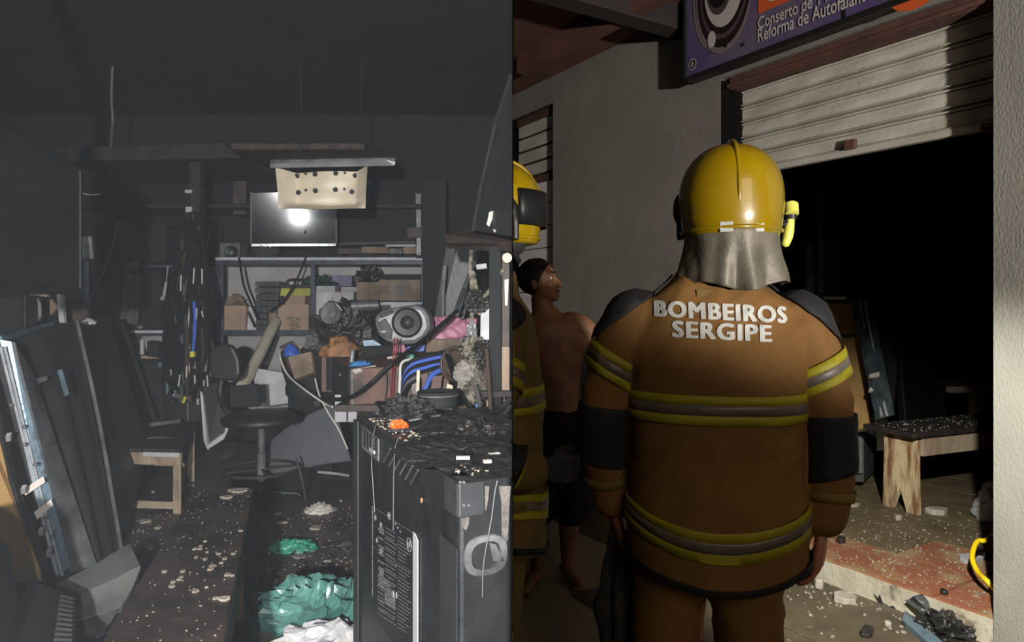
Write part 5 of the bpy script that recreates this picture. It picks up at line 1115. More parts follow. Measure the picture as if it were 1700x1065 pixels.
MB().prism([P(581, 613, 4.095), P(554, 595, 4.70), P(554, 659, 4.70), P(581, 671, 4.095)], V((-.01, 0, 0))).build('side_panel', 'soot', bc)
for (x, y) in ((565, 622), (622, 628), (628, 660)): MB().disc(P(x, y, 4.085 if x > 600 else 4.35), (0, -1, 0), [(.006, 0), (.008, .006), (.002, .010)], 8).build('knob', 'silver_plastic', bc)
MB().slab([(582, 614, 4.08), (586, 614, 4.08), (588, 670, 4.08), (584, 670, 4.08)], .01).build('edge', 'grey_metal', bc)
def zon(px, py, Y): return P(px, py, Y)
one(MB().lump(P(600, 612, 4.25), (.085, .05, .045), seed=41, amp=.6), 'blue_cloth', 'cyan_bag', 'crumpled bright blue plastic on the brown cabinet', 'bag', smooth=True)
one(MB().slab([(585, 613, 4.07), (622, 606, 4.15), (628, 609, 4.15), (592, 618, 4.07)], .02), 'white_slip', 'paper', 'white slip of paper under the blue plastic', 'paper')
one(MB().disc(P(583, 606, 4.3), (.1, 0, 1), [(.014, 0), (.016, .01), (.016, .09), (.010, .10)], 14), 'clear_tube', 'silver_plastic', 'small shiny tube standing left of the blue plastic', 'tube', smooth=2)
one(MB().lump(P(563, 590, 4.7), (.14, .10, .12), seed=43, amp=.45, fr=2), 'orange_cloth', 'orange_cloth', 'crumpled brownish-orange cloth under the dark electronics', 'cloth', smooth=True)
# dark electronics pile left of the boombox
rr = random.Random(8)
one(MB().lump(P(570, 578, 4.95), (.24, .2, .32), seed=45, amp=.5, fr=2.6), 'electronics_pile', 'melt_dark', 'heap of melted black electronics left of the silver boombox', 'electronics')
for k in range(10):
    x, y = rr.uniform(545, 612), rr.uniform(520, 565); l_ = rr.uniform(8, 26); a = rr.uniform(-.6, .5)
    one(MB().tube([P(x, y, 4.72), P(x+l_*math.cos(a), y+l_*math.sin(a), 4.70)], .008, 6, 0), 'metal_pin', 'grey_metal', 'thin metal scrap in the melted electronics heap', 'scrap', 'thin metal scraps in the melted electronics heap')
one(MB().disc(P(552, 520, 4.7), (-.2, -1, .1), [(.07, 0), (.075, .01), (.075, .03), (.05, .03), (.03, .015), (.002, .02)], 26), 'dark_reel', 'mid_grey', 'dark round speaker behind the melted electronics', 'speaker', smooth=2)
one(MB().tube([P(556, 502, 4.65), P(568, 516, 4.65)], .013, 8, 0), 'chrome_pin', 'chrome', 'short bright metal rod above the melted electronics', 'rod')
one(MB().tube([P(585, 508, 4.9), P(630, 506, 4.9)], .04, 14, 0), 'glass_bottle', 'grey_metal', 'grey glossy cylinder lying behind the boombox', 'bottle', smooth=2)
one(MB().slab([(602, 565, 4.6), (620, 564, 4.6), (634, 573, 4.6), (604, 574, 4.6)], .02), 'pale_card', 'blue_metal', 'pale blue card under the left end of the boombox', 'card')
one(MB().bx(P(540, 0, 4.75).x, P(730, 0, 4.75).x, 4.76, 5.25, zw, P(0, 574, 4.75).z), 'black_box_base', 'soot', 'black low box under the boombox and the burnt pile', 'box', bevel=.01)
# silver boombox
bb = thing('boombox', 'silver-grey boombox with big round black speaker, lying on the pile', 'radio', P(665, 574, 4.6))
Yx = 4.45
out = [(620, 530), (628, 517), (650, 511), (690, 505), (703, 509), (713, 525), (716, 545), (706, 562), (690, 571), (660, 573), (640, 566), (626, 556)]
MB().slab([(x, y, Yx) for x, y in out], .22).build('housing', 'silver_plastic', bb, bevel=.03)
MB().disc(P(676, 535, Yx-.002), (.05, -1, 0), [(.098, -.01), (.098, .016), (.090, .020), (.082, .010), (.045, .004), (.038, .008), (.022, .018), (.003, .022)], 36).build('speaker_cone', 'black_plastic', bb, smooth=2)
MB().torus(P(676, 535, Yx-.012), (.05, -1, 0), .090, .007, 40, 8).build('speaker_ring', 'dark_grey', bb, smooth=True)
MB().slab([(628, 535, Yx-.005), (640, 528, Yx-.005), (652, 548, Yx-.005), (650, 562, Yx-.005), (636, 558, Yx-.005)], .02).build('cassette_bay', 'wire_black', bb, bevel=.004)
MB().slab([(628, 521, Yx-.01), (652, 514, Yx-.01), (655, 519, Yx-.01), (632, 528, Yx-.01)], .03).build('handle', 'dark_grey', bb, bevel=.006)
MB().slab([(633, 549, Yx-.02), (641, 548, Yx-.02), (641, 551, Yx-.02), (633, 552, Yx-.02)], .02).build('button', 'white_plastic', bb)
# pink bag, papers, coloured things behind the cabinet
one(MB().patch([P(718, 524, 4.9), P(792, 528, 4.9), P(786, 574, 4.8), P(716, 566, 4.8)], 16, 12, .05, lambda u, v: .05*noise.noise(V((u*5, v*5, 2)))), 'pink_bag', 'pink_bag', 'crumpled pink bag right of the boombox', 'bag', smooth=True)
one(rbox(707, 563, 762, 587, 4.75, .2), 'tan_carton', 'cardboard_dirty', 'flat tan carton below the pink bag', 'box', bevel=.004)
one(MB().slab([(676, 575, 4.6), (706, 571, 4.6), (704, 583, 4.6), (670, 585, 4.6)], .06), 'blue_case', 'blue_plastic', 'flat blue plastic case left of the tan carton', 'case', bevel=.003)
one(MB().lump(P(664, 584, 4.5), (.04, .03, .055), seed=51, amp=.3), 'pink_packet', 'pink_bag', 'small pink and white packet left of the blue case', 'packet')
one(MB().box(P(680, 590, 4.4), (.06, .04, .03), Matrix.Rotation(.3, 3, 'Y')), 'green_block', 'green_bag', 'small green plastic piece in front of the blue case', 'block', bevel=.004)
one(MB().tube([P(643, 594, 4.3), P(672, 590, 4.35)], .008, 6, 0), 'pale_stick', 'wire_white', 'thin pale stick beside the green piece', 'stick')
one(MB().tube([P(729, 602, 4.0), P(744, 595, 4.05)], .02, 10, 0), 'white_roll', 'white_plastic', 'short white roll between blue cables', 'roll')
# standing boards behind the speaker
bdz = zw
stand = [(746, 652, 604, 660, 3.75, 'brown_dark', 'dark brown upright board left of the cream strip'), (0, 0, 0, 0, 0, 0, 0)]
for k, (pts, Y, m__, lb) in enumerate([
    ([(682, 618), (692, 615), (694, 655), (684, 656)], 3.9, 'drywall', 'narrow mottled upright plate beside the cream strip'), ([(692, 614), (697, 614), (696, 656), (690, 656)], 3.88, 'cream_metal', 'cream upright strip, leftmost behind the speaker'),
    ([(699, 622), (710, 618), (712, 660), (704, 662)], 3.86, 'brown_panel', 'brown upright plate between cream strip and blue cables'), ([(718, 625), (735, 622), (728, 668), (712, 664)], 3.84, 'brown_panel', 'brown angled plate in the middle of the upright plates'),
    ([(742, 636), (752, 640), (750, 688), (737, 680)], 3.7, 'cream_metal', 'greenish cream plate leaning behind the pan'), ([(754, 664), (759, 665), (756, 690), (751, 689)], 3.6, 'cream_metal', 'bright cream edge right of the pan'),
    ([(758, 640), (784, 646), (782, 700), (757, 694)], 3.75, 'brown_panel', 'broad brown plate under the round brown cone'), ([(797, 660), (838, 660), (834, 705), (812, 700)], 3.5, 'cardboard', 'light brown board under the black crossbar'),
    ([(834, 662), (849, 664), (849, 712), (832, 708)], 3.45, 'brown_panel', 'reddish brown plate at the photo seam'), ([(785, 658), (795, 656), (793, 696), (784, 696)], 3.5, 'cyan_bag', 'teal and white printed carton edge')]):
    one(MB().slab([(x, y, Y) for x, y in pts], .02), 'upright_board', m__, lb, 'board', bevel=.002)
one(rbox(556, 655, 575, 700, 4.35, .02), 'white_panel', 'white_plastic', 'white panel behind the brown table leg', 'panel'); one(rbox(576, 658, 592, 700, 4.45, .02), 'white_panel', 'white_plastic', 'white panel just left of the big speaker top', 'panel')
rc = thing('brown_speaker_cone', 'round brown speaker cone standing among the cables', 'speaker', P(757, 640, 3.9)); MB().disc(P(756, 604, 3.85), (.75, -1, .1), [(.092, -.01), (.096, 0), (.085, .015), (.06, -.03), (.05, -.02), (.02, -.01), (.002, -.005)], 30).build('cone', 'brown_dark', rc, smooth=2); MB().torus(P(756, 604, 3.84), (.75, -1, .1), .092, .008, 32, 8).build('rim', 'wire_brown', rc, smooth=True)
rr = random.Random(17)
for k in range(7):
    c = [('wire_black', 'black'), ('wire_blue', 'blue'), ('wire_black', 'black'), ('wire_blue', 'blue'), ('wire_black', 'black'), ('wire_grey', 'grey'), ('wire_black', 'black')][k]
    y = 590+k*6; one(MB().tube([P(764, y-12+k, 4.0), P(735, y-6+rr.uniform(-2, 2), 3.95), P(705, y+2, 3.92), P(682, y+10, 3.9), P(671, y+28, 3.92), P(668+k, y+50, 3.95)], .010 if k in (1, 3) else .012, 7, 5), 'cable', c[0], '%s cable arching over the upright plates, %s from the top' % (c[1], ['first', 'second', 'third', 'fourth', 'fifth', 'sixth', 'lowest'][k]), 'cable')
one(MB().tube([P(662, 672, 3.9), P(664, 630, 3.9), P(666, 604, 3.92), P(680, 596, 3.95), P(700, 595, 4.0)], .008, 7, 6), 'cream_cord', 'wire_white', 'cream cord arching at the right end of the brown cabinet', 'cord')
one(MB().tube([P(735, 612, 3.9), P(718, 622, 3.85), P(708, 640, 3.82), P(700, 656, 3.8)], .014, 7, 5), 'blue_hose', 'wire_blue', 'thick blue cable running down between the brown plates', 'cable')
for k, (px, lb) in enumerate(((650, 'dark red wire hanging in front of the brown cabinet, left one'), (654, 'dark red wire hanging in front of the brown cabinet, right one'))): one(MB().tube([P(px+5, 560, 4.05), P(px+2, 600, 4.02), P(px-1, 640, 4.03), P(px, 671, 4.03)], .005, 5, 5), 'red_wire', 'wire_red', lb, 'wire')
one(MB().tube([P(640, 612, 4.03), P(642, 640, 4.03), P(638, 668, 4.03)], .005, 5, 5), 'brown_wire', 'wire_brown', 'thin brown wire hanging on the brown cabinet front', 'wire')
# long diagonal black rod, wires
one(MB().tube([P(525, 662, 4.6), P(585, 658, 4.0), P(650, 604, 3.95), P(705, 562, 4.2), P(760, 515, 4.4)], .013, 8, 4), 'black_hose', 'wire_black', 'thick black hose rising diagonally across the brown cabinet', 'hose')
one(MB().tube([P(757, 516, 4.4), P(770, 480, 4.6), P(800, 405, 4.8)], .016, 8, 0), 'bright_rod', 'grey_metal', 'thin shiny rod leaning up in the dark right corner', 'rod')
one(MB().tube([P(500, 576, 4.9), P(470, 578, 4.8), P(465, 592, 4.7), P(478, 622, 4.6), P(508, 648, 4.4), P(540, 670, 4.3), P(552, 675, 4.2)], .006, 7, 6), 'white_cord', 'wire_white', 'long pale cord looping from the dark casing to the big speaker', 'cord')
one(MB().tube([P(523, 628, 4.6), P(530, 655, 4.55), P(545, 685, 4.5), P(562, 712, 4.5), P(577, 745, 4.5)], .005, 7, 6), 'white_cord', 'wire_white', 'short pale cord hanging over the curved grey sheet', 'cord')
one(MB().tube([P(491, 758, 5.0), P(500, 790, 4.9), G(508, 830, .02)], .007, 6, 5), 'grey_cord', 'wire_grey', 'thin grey cord drooping to the floor right of the chair', 'cord')
one(MB().tube([P(397, 428, 6.62), P(404, 470, 6.5), P(412, 492, 6.5), P(428, 530, 6.5)], .012, 6, 5), 'black_cord', 'wire_black', 'black cord hanging over the placard on the shelf', 'cord')
one(MB().tube([P(508, 426, 6.62), P(492, 465, 6.5), P(470, 500, 6.5), P(448, 516, 6.5)], .010, 6, 5), 'black_cord', 'wire_black', 'black cord slanting in front of the grey cases', 'cord')
# dark crt casing with beige front, between chair and cabinet
cr = thing('burnt_tube_television', 'burnt tube television with scorched beige side and black shell', 'television', P(500, 640, 4.9))
MB().slab([(478, 592, 4.75), (516, 583, 4.75), (521, 617, 4.7), (489, 629, 4.7)], .06).build('beige_side', 'cardboard_dirty', cr, bevel=.003)
MB().slab([(463, 574, 4.78), (478, 590, 4.76), (490, 630, 4.72), (500, 640, 4.9), (478, 650, 5.1), (466, 610, 5.1)], .10).build('shell', 'brown_dark', cr, bevel=.01)
MB().lump(P(520, 655, 4.98), (.19, .18, .36), seed=61, amp=.22, fr=1.5).build('back_shell', 'soot', cr, smooth=True)
one(MB().lump(P(483, 590, 4.78), (.05, .04, .07), seed=62, amp=.5), 'blue_bag', 'blue_plastic', 'small crumpled blue bag on the burnt tube television', 'bag', smooth=True)
bs = thing('black_cabinet_stand', 'black cabinet with a ribbed edge under the burnt tube television', 'cabinet', G(520, 783)); rbox(492, 660, 552, 783, 6.0, .35).build('body', 'soot', bs, bevel=.02)
for k in range(6): MB().ball(P(526+k*.5, 666+k*9, 5.98), (.022, .02, .018), 10, 8).build('rib', 'melt_dark', bs)
rbox(478, 650, 500, 783, 5.95, .02).build('front_sheet', 'soot', bs)
one(MB().bx(P(522, 0, 5.5).x, P(531, 0, 5.5).x, 5.5, 5.55, P(0, 660, 6.0).z, P(0, 578, 5.5).z), 'thin_post', 'brown_dark', 'thin scorched post left of the brown cabinet', 'post')
one(rbox(534, 592, 551, 650, 4.8, .03), 'brown_slat', 'brown_panel', 'scorched brown slat between thin post and brown cabinet', 'slat')

# ---- right corner: rack with burnt shelf, dark panels
for k, (pts, Y, m__, lb) in enumerate([
    ([(700, 300), (740, 296), (742, 772), (704, 772)], 6.3, 'soot', 'tall black panel at the right end of the shelves'), ([(741, 404), (758, 400), (742, 520), (742, 812), (722, 812), (722, 520)], 5.5, 'dark_grey', 'narrow grey leaning panel in the dark right corner'),
    ([(760, 400), (800, 398), (770, 530), (770, 821), (730, 821), (730, 530)], 5.35, 'soot_gloss', 'glossy black television leaning in the right corner'), ([(735, 440), (742, 440), (738, 488), (738, 829), (732, 829), (732, 488)], 5.2, 'mid_grey', 'narrow perforated grey strip in the right corner')]):
    one(MB().slab([(x, y, Y) for x, y in pts], .05), 'dark_panel', m__, lb, 'panel', bevel=.004)
rk2 = thing('burnt_rack', 'burnt wooden rack with scorched shelf board at the photo seam', 'rack', P(815, 690, 3.2))
MB().prism([P(738, 398, 3.6), P(760, 392, 3.7), P(849.4, 385, 3.4), P(849.4, 415, 3.0), P(742, 410, 3.5)], UP*.03).build('shelf_board', 'brown_dark', rk2, bevel=.004)
MB().slab([(742, 402, 3.5), (849.4, 403, 3.0), (849.4, 418, 3.0), (742, 412, 3.5)], .03).build('shelf_edge', 'char_wood', rk2, bevel=.004)
MB().bx(P(812, 0, 3.1).x, P(832, 0, 3.1).x, 3.1, 3.18, 0, P(0, 408, 3.1).z).build('post', 'soot', rk2, bevel=.004); MB().bx(P(833, 0, 3.1).x, P(846, 0, 3.1).x, 3.1, 3.16, P(0, 655, 3.1).z, P(0, 575, 3.1).z).build('batten', 'light_wood', rk2, bevel=.003)
MB().bx(P(833, 0, 3.1).x, P(846, 0, 3.1).x, 3.1, 3.16, P(0, 575, 3.1).z, P(0, 420, 3.1).z).build('batten', 'brown_dark', rk2, bevel=.003)
MB().bx(P(796, 0, 3.08).x, P(849, 0, 3.08).x, 3.06, 3.10, P(0, 658, 3.08).z, P(0, 648, 3.08).z).build('crossbar', 'char_wood', rk2, bevel=.003)
MB().slab([(798, 498, 3.3), (818, 502, 3.3), (818, 563, 3.3), (797, 566, 3.3)], .03).build('white_plate', 'white_plastic', rk2, bevel=.003)
MB().slab([(837, 464, 3.05), (845, 462, 3.05), (843, 508, 3.05), (838, 507, 3.05)], .02).build('cream_peg', 'pvc', rk2, bevel=.003)
MB().disc(P(843, 428, 3.05), (-.3, -1, 0), [(.02, 0), (.022, .01), (.01, .015)], 14).build('round_cap', 'cream_metal', rk2)
MB().tube([P(791, 443, 3.4), P(808, 441, 3.4)], .014, 8, 0).build('peg', 'white_paint', rk2)
for k, pts in enumerate([[(782, 416, 3.35), (781, 450, 3.35), (785, 490, 3.3), (783, 540, 3.3), (786, 590, 3.3)], [(786, 452, 3.35), (790, 480, 3.3), (788, 500, 3.3), (795, 520, 3.3)], [(832, 450, 3.1), (820, 470, 3.15), (806, 490, 3.2), (790, 497, 3.25)]]):
    o = MB().tube([P(*p) for p in pts], .010, 7, 6).build('melted_string', 'melt', rk2)
    mm = MB(); rr = random.Random(k)
    cp = catmull([P(*p) for p in pts], 6)
    for p in cp: mm.ball(p+V((rr.uniform(-.006, .006), 0, 0)), rr.uniform(.008, .012), 8, 6)
    mm.build('melted_drips', 'melt', o, smooth=True)
one(MB().lump(P(792, 500, 3.25), (.06, .05, .05), seed=71, amp=.6, flat=False), 'melted_lump', 'melt_dark', 'black melted lump around the white plate on the rack', 'lump')
one(MB().lump(P(783, 552, 3.3), (.025, .02, .05), seed=72, amp=.4, flat=False), 'grey_capsule', 'silver_plastic', 'small silvery capsule on the melted string', 'capsule')
for k, (x, y, r, m__, lb) in enumerate([(784, 575, (.06, .05, .05), 'melt', 'pale melted foam clump highest by the rack post'), (790, 600, (.045, .05, .06), 'melt', 'cream melted foam clump in the middle by the rack post'), (776, 622, (.06, .05, .07), 'drywall', 'grey torn clump low beside the brown cone'), (798, 630, (.06, .05, .05), 'melt', 'pale melted clump just above the black crossbar'), (812, 598, (.06, .05, .06), 'melt_dark', 'dark melted coil clump in front of the post'), (803, 580, (.05, .04, .04), 'melt_dark', 'dark melted clump under the white plate'), (788, 650, (.05, .05, .05), 'melt', 'whitish torn clump touching the crossbar'), (818, 625, (.05, .04, .05), 'brown_dark', 'brown burnt clump right of the foam clumps')]):
    one(MB().lump(P(x, y, 3.28-k*.015), r, seed=80+k, amp=.65, fr=3.4, flat=False, seg=30, rg=20), 'melted_clump', m__, lb, 'lump')
# television panel leaning at the upper right
ut = thing('upper_television', 'dark grey television panel leaning high at the photo seam', 'television', P(815, 385, 3.2))
MB().slab([(849.3, 122, 2.9), (849.3, 392, 2.75), (786, 382, 3.25), (800, 300, 3.2), (822, 205, 3.1)], .04).build('back', 'dark_grey', ut, bevel=.004)
MB().tube([P(849, 124, 2.88), P(822, 206, 3.08), P(800, 301, 3.18), P(785, 382, 3.23)], .010, 6, 0).build('edge', 'soot', ut)
MB().slab([(812, 352, 3.0), (824, 348, 3.0), (818, 362, 3.0), (812, 376, 3.0), (808, 372, 3.0)], .006).build('torn_patch', 'paper', ut); MB().slab([(818, 380, 2.95), (841, 384, 2.9), (838, 388, 2.9), (820, 385, 2.95)], .01).build('bright_edge', 'label_white', ut)

# ---- big speaker in the foreground right
zt_ = 1.05
Ac = V((-.128, 1.675, 0)); Bc = V((-.598, 2.645, 0)); pv = V((.9, .436, 0)).normalized(); fl = (Bc-Ac); LF = fl.length; fu = fl.normalized(); fnn = V((-pv.x, -pv.y, 0))
t1_ = (-.004-Ac.x)/pv.x; t2_ = (-.004-Bc.x)/pv.x
bsp = thing('big_speaker', 'big black road speaker with warning label, cooling slots and round handle in the right foreground', 'speaker', (Ac+Bc)/2)
MB().prism([Ac, Bc, Bc+pv*t2_, Ac+pv*t1_], UP*zt_).build('cabinet', 'soot_gloss', bsp, bevel=.012)
def sf(u, z, o=0.0): return Bc-fu*u+UP*z-pv*o        # on the left face, u from the far edge
def sfpx(px, py, o=0.0):
    k = (px-850)/F; b = Bc-pv*o; u = (b.x-k*b.y)/(fu.x-k*fu.y); Y = b.y-fu.y*u; return u, H-(py-HY)/F*Y
def sfp(px, py, o=0.0): u, z = sfpx(px, py, o); return sf(u, z, o)
MB().prism([sf(0, .02, .001), sf(.07, .02, .001), sf(.07, zt_-.01, .001), sf(0, zt_-.01, .001)], -pv*.008).build('edge_profile', 'dark_grey', bsp, bevel=.003)
MB().prism([sf(LF-.12, .02, .001), sf(LF-.0, .02, .001), sf(LF-.0, zt_-.16, .001), sf(LF-.12, zt_-.16, .001)], -pv*.006).build('edge_profile', 'soot', bsp, bevel=.003)
# amplifier plate with slots
u0_, z0_ = sfpx(603, 760); u1_, z1_ = sfpx(627, 722)
am = MB().prism([sfp(603, 705, .002), sfp(630, 728, .002), sfp(630, 765, .002), sfp(603, 742, .002)], -pv*.006).build('amplifier_plate', 'mid_grey', bsp)
for k in range(5):
    x = 606+k*4.7; MB().prism([sfp(x, 712+k*3.6, .009), sfp(x+2.5, 714+k*3.6, .009), sfp(x+2.5, 742+k*3.6, .009), sfp(x, 740+k*3.6, .009)], -pv*.004).build('slider_slot', 'label_black', am)
MB().prism([sfp(616, 742, .012), sfp(623, 748, .012), sfp(623, 753, .012), sfp(616, 747, .012)], -pv*.006).build('switch', 'white_plastic', am)
for k in range(6):
    x0, y0 = 637+k*9.0, 766+k*7.2
    MB().tube([sfp(x0, y0, .004), sfp(x0+12, y0-22, .004)], .0035, 6, 0).build('cooling_slot', 'grey_metal', bsp)
# warning label
wl_ = MB().prism([sfp(618, 838, .002), sfp(687, 882, .002), sfp(687, 1110, .002), sfp(618, 1020, .002)], -pv*.002).build('warning_label', 'label_black', bsp)
MB().prism([sfp(687, 882, .003), sfp(690, 885, .003), sfp(694.5, 896, .003), sfp(694.5, 1120, .003), sfp(687, 1112, .003)], -pv*.003).build('label_stripe', 'label_white', wl_)
m_ = MB(); rr = random.Random(4)
def lab(u, v): # u 0..1 across, v px down
    x = 619+u*67; y = 840+u*44+v; return x, y
def pbar(u0, u1, v0, v1, off=.0045):
    m_.prism([sfp(*lab(u0, v0), off), sfp(*lab(u1, v0), off), sfp(*lab(u1, v1), off), sfp(*lab(u0, v1), off)], -pv*.0006)
pbar(0, .98, -.5, .3); pbar(.0, .98, 66, 66.6); pbar(-.02, .0, 0, 150)
for k in range(26):
    v = 20+k*6
    if 50 < v < 54: continue
    pbar(.30 if k < 14 else .12, rr.uniform(.52, .60), v+(k % 3), v+1.5+(k % 3)); 
    if k != 7: pbar(.62, rr.uniform(.78, .95), v+2, v+3.3)
for k in range(11): pbar(.13, .27, 30+k*13, 33+k*13)
for (a, b) in ((24, 36), (60, 66), (92, 120)): pbar(.16, .26, a, b)
m_.build('print', 'print_grey', wl_)
m_ = MB(); pbar(.30, .55, 120, 146); pbar(.14, .42, 108, 116); m_.build('print', 'print_grey', wl_)
for (u, v, r) in ((.40, -2, .012), (.90, 24, .020), (.06, 16, .010), (.2, 22, .009), (.10, 52, .008), (.2, 66, .009)):
    m_ = MB().torus(sfp(*lab(u, v), .0045), -pv, r, .0012, 24, 5); m_.build('symbol', 'print_solid', wl_); MB().disc(sfp(*lab(u, v), .004), -pv, [(r*.45, 0), (r*.45, .001)], 10).build('symbol', 'print_solid', wl_)
for (u, v) in ((.56, 4), (.62, 8), (.68, 12)): MB().disc(sfp(*lab(u, v), .004), -pv, [(.004, 0), (.004, .001)], 10).build('symbol', 'print_solid', wl_)
for (u, v) in ((.50, 118), (.58, 116)): MB().prism([sfp(*lab(u, v), .005), sfp(*lab(u+.02, v), .005), sfp(*lab(u+.02, v+10), .005), sfp(*lab(u, v+10), .005)], -pv*.001).build('symbol', 'label_white', wl_)
# front face details: n = face toward viewer
def ff_(px, py, o=0.0):
    k = (px-850)/F; b = Ac-fu*o; t = (k*b.y-b.x)/(pv.x-k*pv.y); Y = b.y+pv.y*t; return V((b.x+pv.x*t, Y, H-(py-HY)/F*Y))
MB().prism([ff_(723, 790, .002), ff_(768, 792, .002), ff_(768, 846, .002), ff_(762, 848, .002)], -fu*.004) if False else None
cg = MB().box(Ac+UP*(zt_-.045)+pv*.032-fu*.0, (.072, .012, .085), Matrix.Rotation(math.atan2(pv.y, pv.x), 3, 'Z')); cg.build('corner_guard', 'dark_grey', bsp, bevel=.006)
MB().box(Ac+UP*(zt_-.045)+fu*.045, (.094, .012, .085), Matrix.Rotation(math.atan2(fu.y, fu.x), 3, 'Z')).build('corner_guard', 'dark_grey', bsp, bevel=.006)
for (x, y) in ((770, 800), (770, 838), (778, 838), (764, 800)): MB().disc(ff_(x, y, .006), -fu, [(.004, 0), (.003, .003)], 8).build('rivet', 'silver_plastic', bsp)
hc_ = ff_(806, 920, .0); m_ = MB(); n = 40; ro, ri = [], []
for kind, (a_, b_, o_) in enumerate(((.058, .050, .002), (.056, .048, .008), (.040, .034, .008), (.038, .032, -.0))):
    r = []
    for k in range(n):
        t = 2*PI*k/n; c, s_ = math.cos(t), math.sin(t); r.append(hc_-fu*o_+pv*a_*math.copysign(abs(c)**.75, c)+UP*b_*math.copysign(abs(s_)**.75, s_))
    ro.append(r)
m_.rings(ro, cap=False); hd = m_.build('handle_ring', 'mid_grey', bsp, smooth=2)
m_ = MB().prism([hc_-fu*.001+pv*.038*math.cos(2*PI*k/24)+UP*.032*math.sin(2*PI*k/24) for k in range(24)], fu*.0015); m_.build('handle_recess', 'soot', hd)
MB().prism([ff_(812, 900, .004), ff_(822, 902, .004), ff_(836, 930, .004), ff_(818, 930, .004)], -fu*.004).build('handle_grip', 'mid_grey', hd)
for k, (x, y0, y1, w_) in enumerate(((772, 806, 880, 12), (805, 806, 848, 7), (838, 806, 905, 10))):
    poly = [(x-w_, y0), (x+w_, y0), (x+w_*.8, y0+20), (x+w_*.5, y1-10), (x+w_*.1, y1), (x-w_*.5, y1-8), (x-w_*.6, y0+25)]
    MB().prism([ff_(min(px, 849), py, .0015) for px, py in poly], -fu*.001).build('scraped_patch', 'scrape', bsp)
for (px, w_) in ((608, .8), (650, .6)): pass
one(MB().tube([ff_(826, 800, .01)+UP*.004, ff_(822, 815, .012), ff_(816, 860, .014), ff_(803, 935, .014), ff_(801, 990, .012)], .0018, 6, 6), 'loose_wire', 'wire_grey', 'thin grey wire dangling over the round handle of the big speaker', 'wire')
one(MB().tube([sfp(632, 694, .015), sfp(622, 712, .015), sfp(617, 760, .015), sfp(619, 800, .015), sfp(622, 850, .015)], .0018, 6, 6), 'loose_wire', 'wire_grey', 'thin grey wire hanging over the amplifier plate of the big speaker', 'wire')
one(MB().tube([sfp(668, 716, .02), sfp(657, 738, .015), sfp(654, 780, .012), sfp(653, 860, .012), sfp(653, 880, .012)], .0018, 6, 6), 'loose_wire', 'wire_grey', 'thin grey wire hanging between the cooling slots of the big speaker', 'wire')
one(MB().ball(sfp(700, 830, .006), (.004, .004, .008), 8, 6), 'orange_fleck', 'orange_cloth', 'tiny orange fleck on the side of the big speaker', 'fleck')
# debris on top of the speaker
def top_(u, v): return Bc-fu*u+pv*v+UP*(zt_+.001)   # u from the far corner along the left face, v across
one(MB().lump(top_(.80, .12), (.16, .24, .03), seed=90, amp=.6, fr=3, rot=.43), 'ash_heap', 'ash_pile', 'flat heap of black ash on the near end of the big speaker', 'ash')
one(MB().lump(top_(.45, .28), (.18, .26, .035), seed=91, amp=.6, fr=3, rot=.43), 'ash_heap', 'melt_dark', 'glossy black melted crust across the middle of the speaker top', 'ash')
one(MB().lump(top_(.62, .24), (.07, .10, .055), seed=92, amp=.7, fr=2.5), 'burnt_lump', 'melt_dark', 'knobbly black burnt lump at the right of the speaker top', 'lump')
mc = top_(.12, .17); one(MB().lump(mc, (.10, .08, .075), seed=93, amp=.6, fr=3), 'grey_wool_heap', 'ash_pile', 'grey fluffy ash heap behind the orange piece', 'ash')
mc = sfp(662, 712, -.06); mc.z = zt_+.002
pt = thing('orange_piece', 'bright orange melted plastic piece on silvery foil on the speaker', 'debris', mc); MB().disc(mc, (0, 0, 1), [(.036, 0), (.042, .004), (.036, .012), (.02, .012)], 22).build('foil', 'chrome', pt, smooth=2)
MB().lump(mc+UP*.012, (.028, .026, .022), seed=95, amp=.7, fr=4).build('plastic', 'orange_bit', pt)
pn_ = P(727, 692, 2.75); pn_.z = zt_+.02; pa = thing('speaker_ring_pan', 'round dark grey pan-shaped speaker part on the speaker top', 'speaker', pn_)
MB().disc(pn_, (0, 0, 1), [(.070, 0), (.078, .012), (.080, .05), (.085, .056), (.080, .062), (.068, .058), (.05, .05), (.02, .054), (.002, .055)], 36).build('pan', 'dark_grey', pa, smooth=2); MB().torus(pn_+UP*.048, (0, 0, 1), .081, .003, 36, 6).build('rim', 'silver_plastic', pa, smooth=True)
cbd = P(716, 672, 2.9); one(MB().slab([(678, 656, 2.95), (705, 662, 2.95), (746, 672, 2.9), (744, 680, 2.9), (700, 676, 2.95), (678, 668, 2.95)], .015), 'circuit_board', 'grey_metal', 'greenish grey circuit board propped behind the pan', 'board')
for k, (u, v, lx, m__, lb) in enumerate([(.98, .05, .035, 'pvc', 'cream chip on the near ash heap, left one'), (1.02, .10, .02, 'pvc', 'cream chip on the near ash heap, right one'), (.93, .16, .03, 'paper', 'pale flake at the front right of the ash heap')]):
    p = top_(u, v-.0); one(MB().box(V((p.x, p.y, zt_+.035-.006*k)), (lx, .014, .008), Matrix.Rotation(.3*k, 3, 'Z')), 'pale_chip', m__, lb, 'debris')
for k in range(4): one(MB().ball(P(732+[0, 7, 28, 36][k], 742-k*.8, 2.05), .0065, 10, 8), 'bright_bead', 'label_white', 'small bright melted bead on the black crust of the speaker top', 'bead', 'bright beads on the speaker top')
m_ = MB(); rr = random.Random(44)
for k in range(160):
    p = top_(rr.uniform(.1, LF-.03), rr.uniform(.02, .1)); r0 = rr.uniform(.002, .006); m_.box(p+UP*.004, (r0*2, r0, r0), Euler((0, 0, rr.uniform(0, 3))).to_matrix())
one(m_, 'speaker_top_crumbs', 'plaster_bit', 'pale crumbs along the edge of the speaker top', 'debris', kind='stuff')
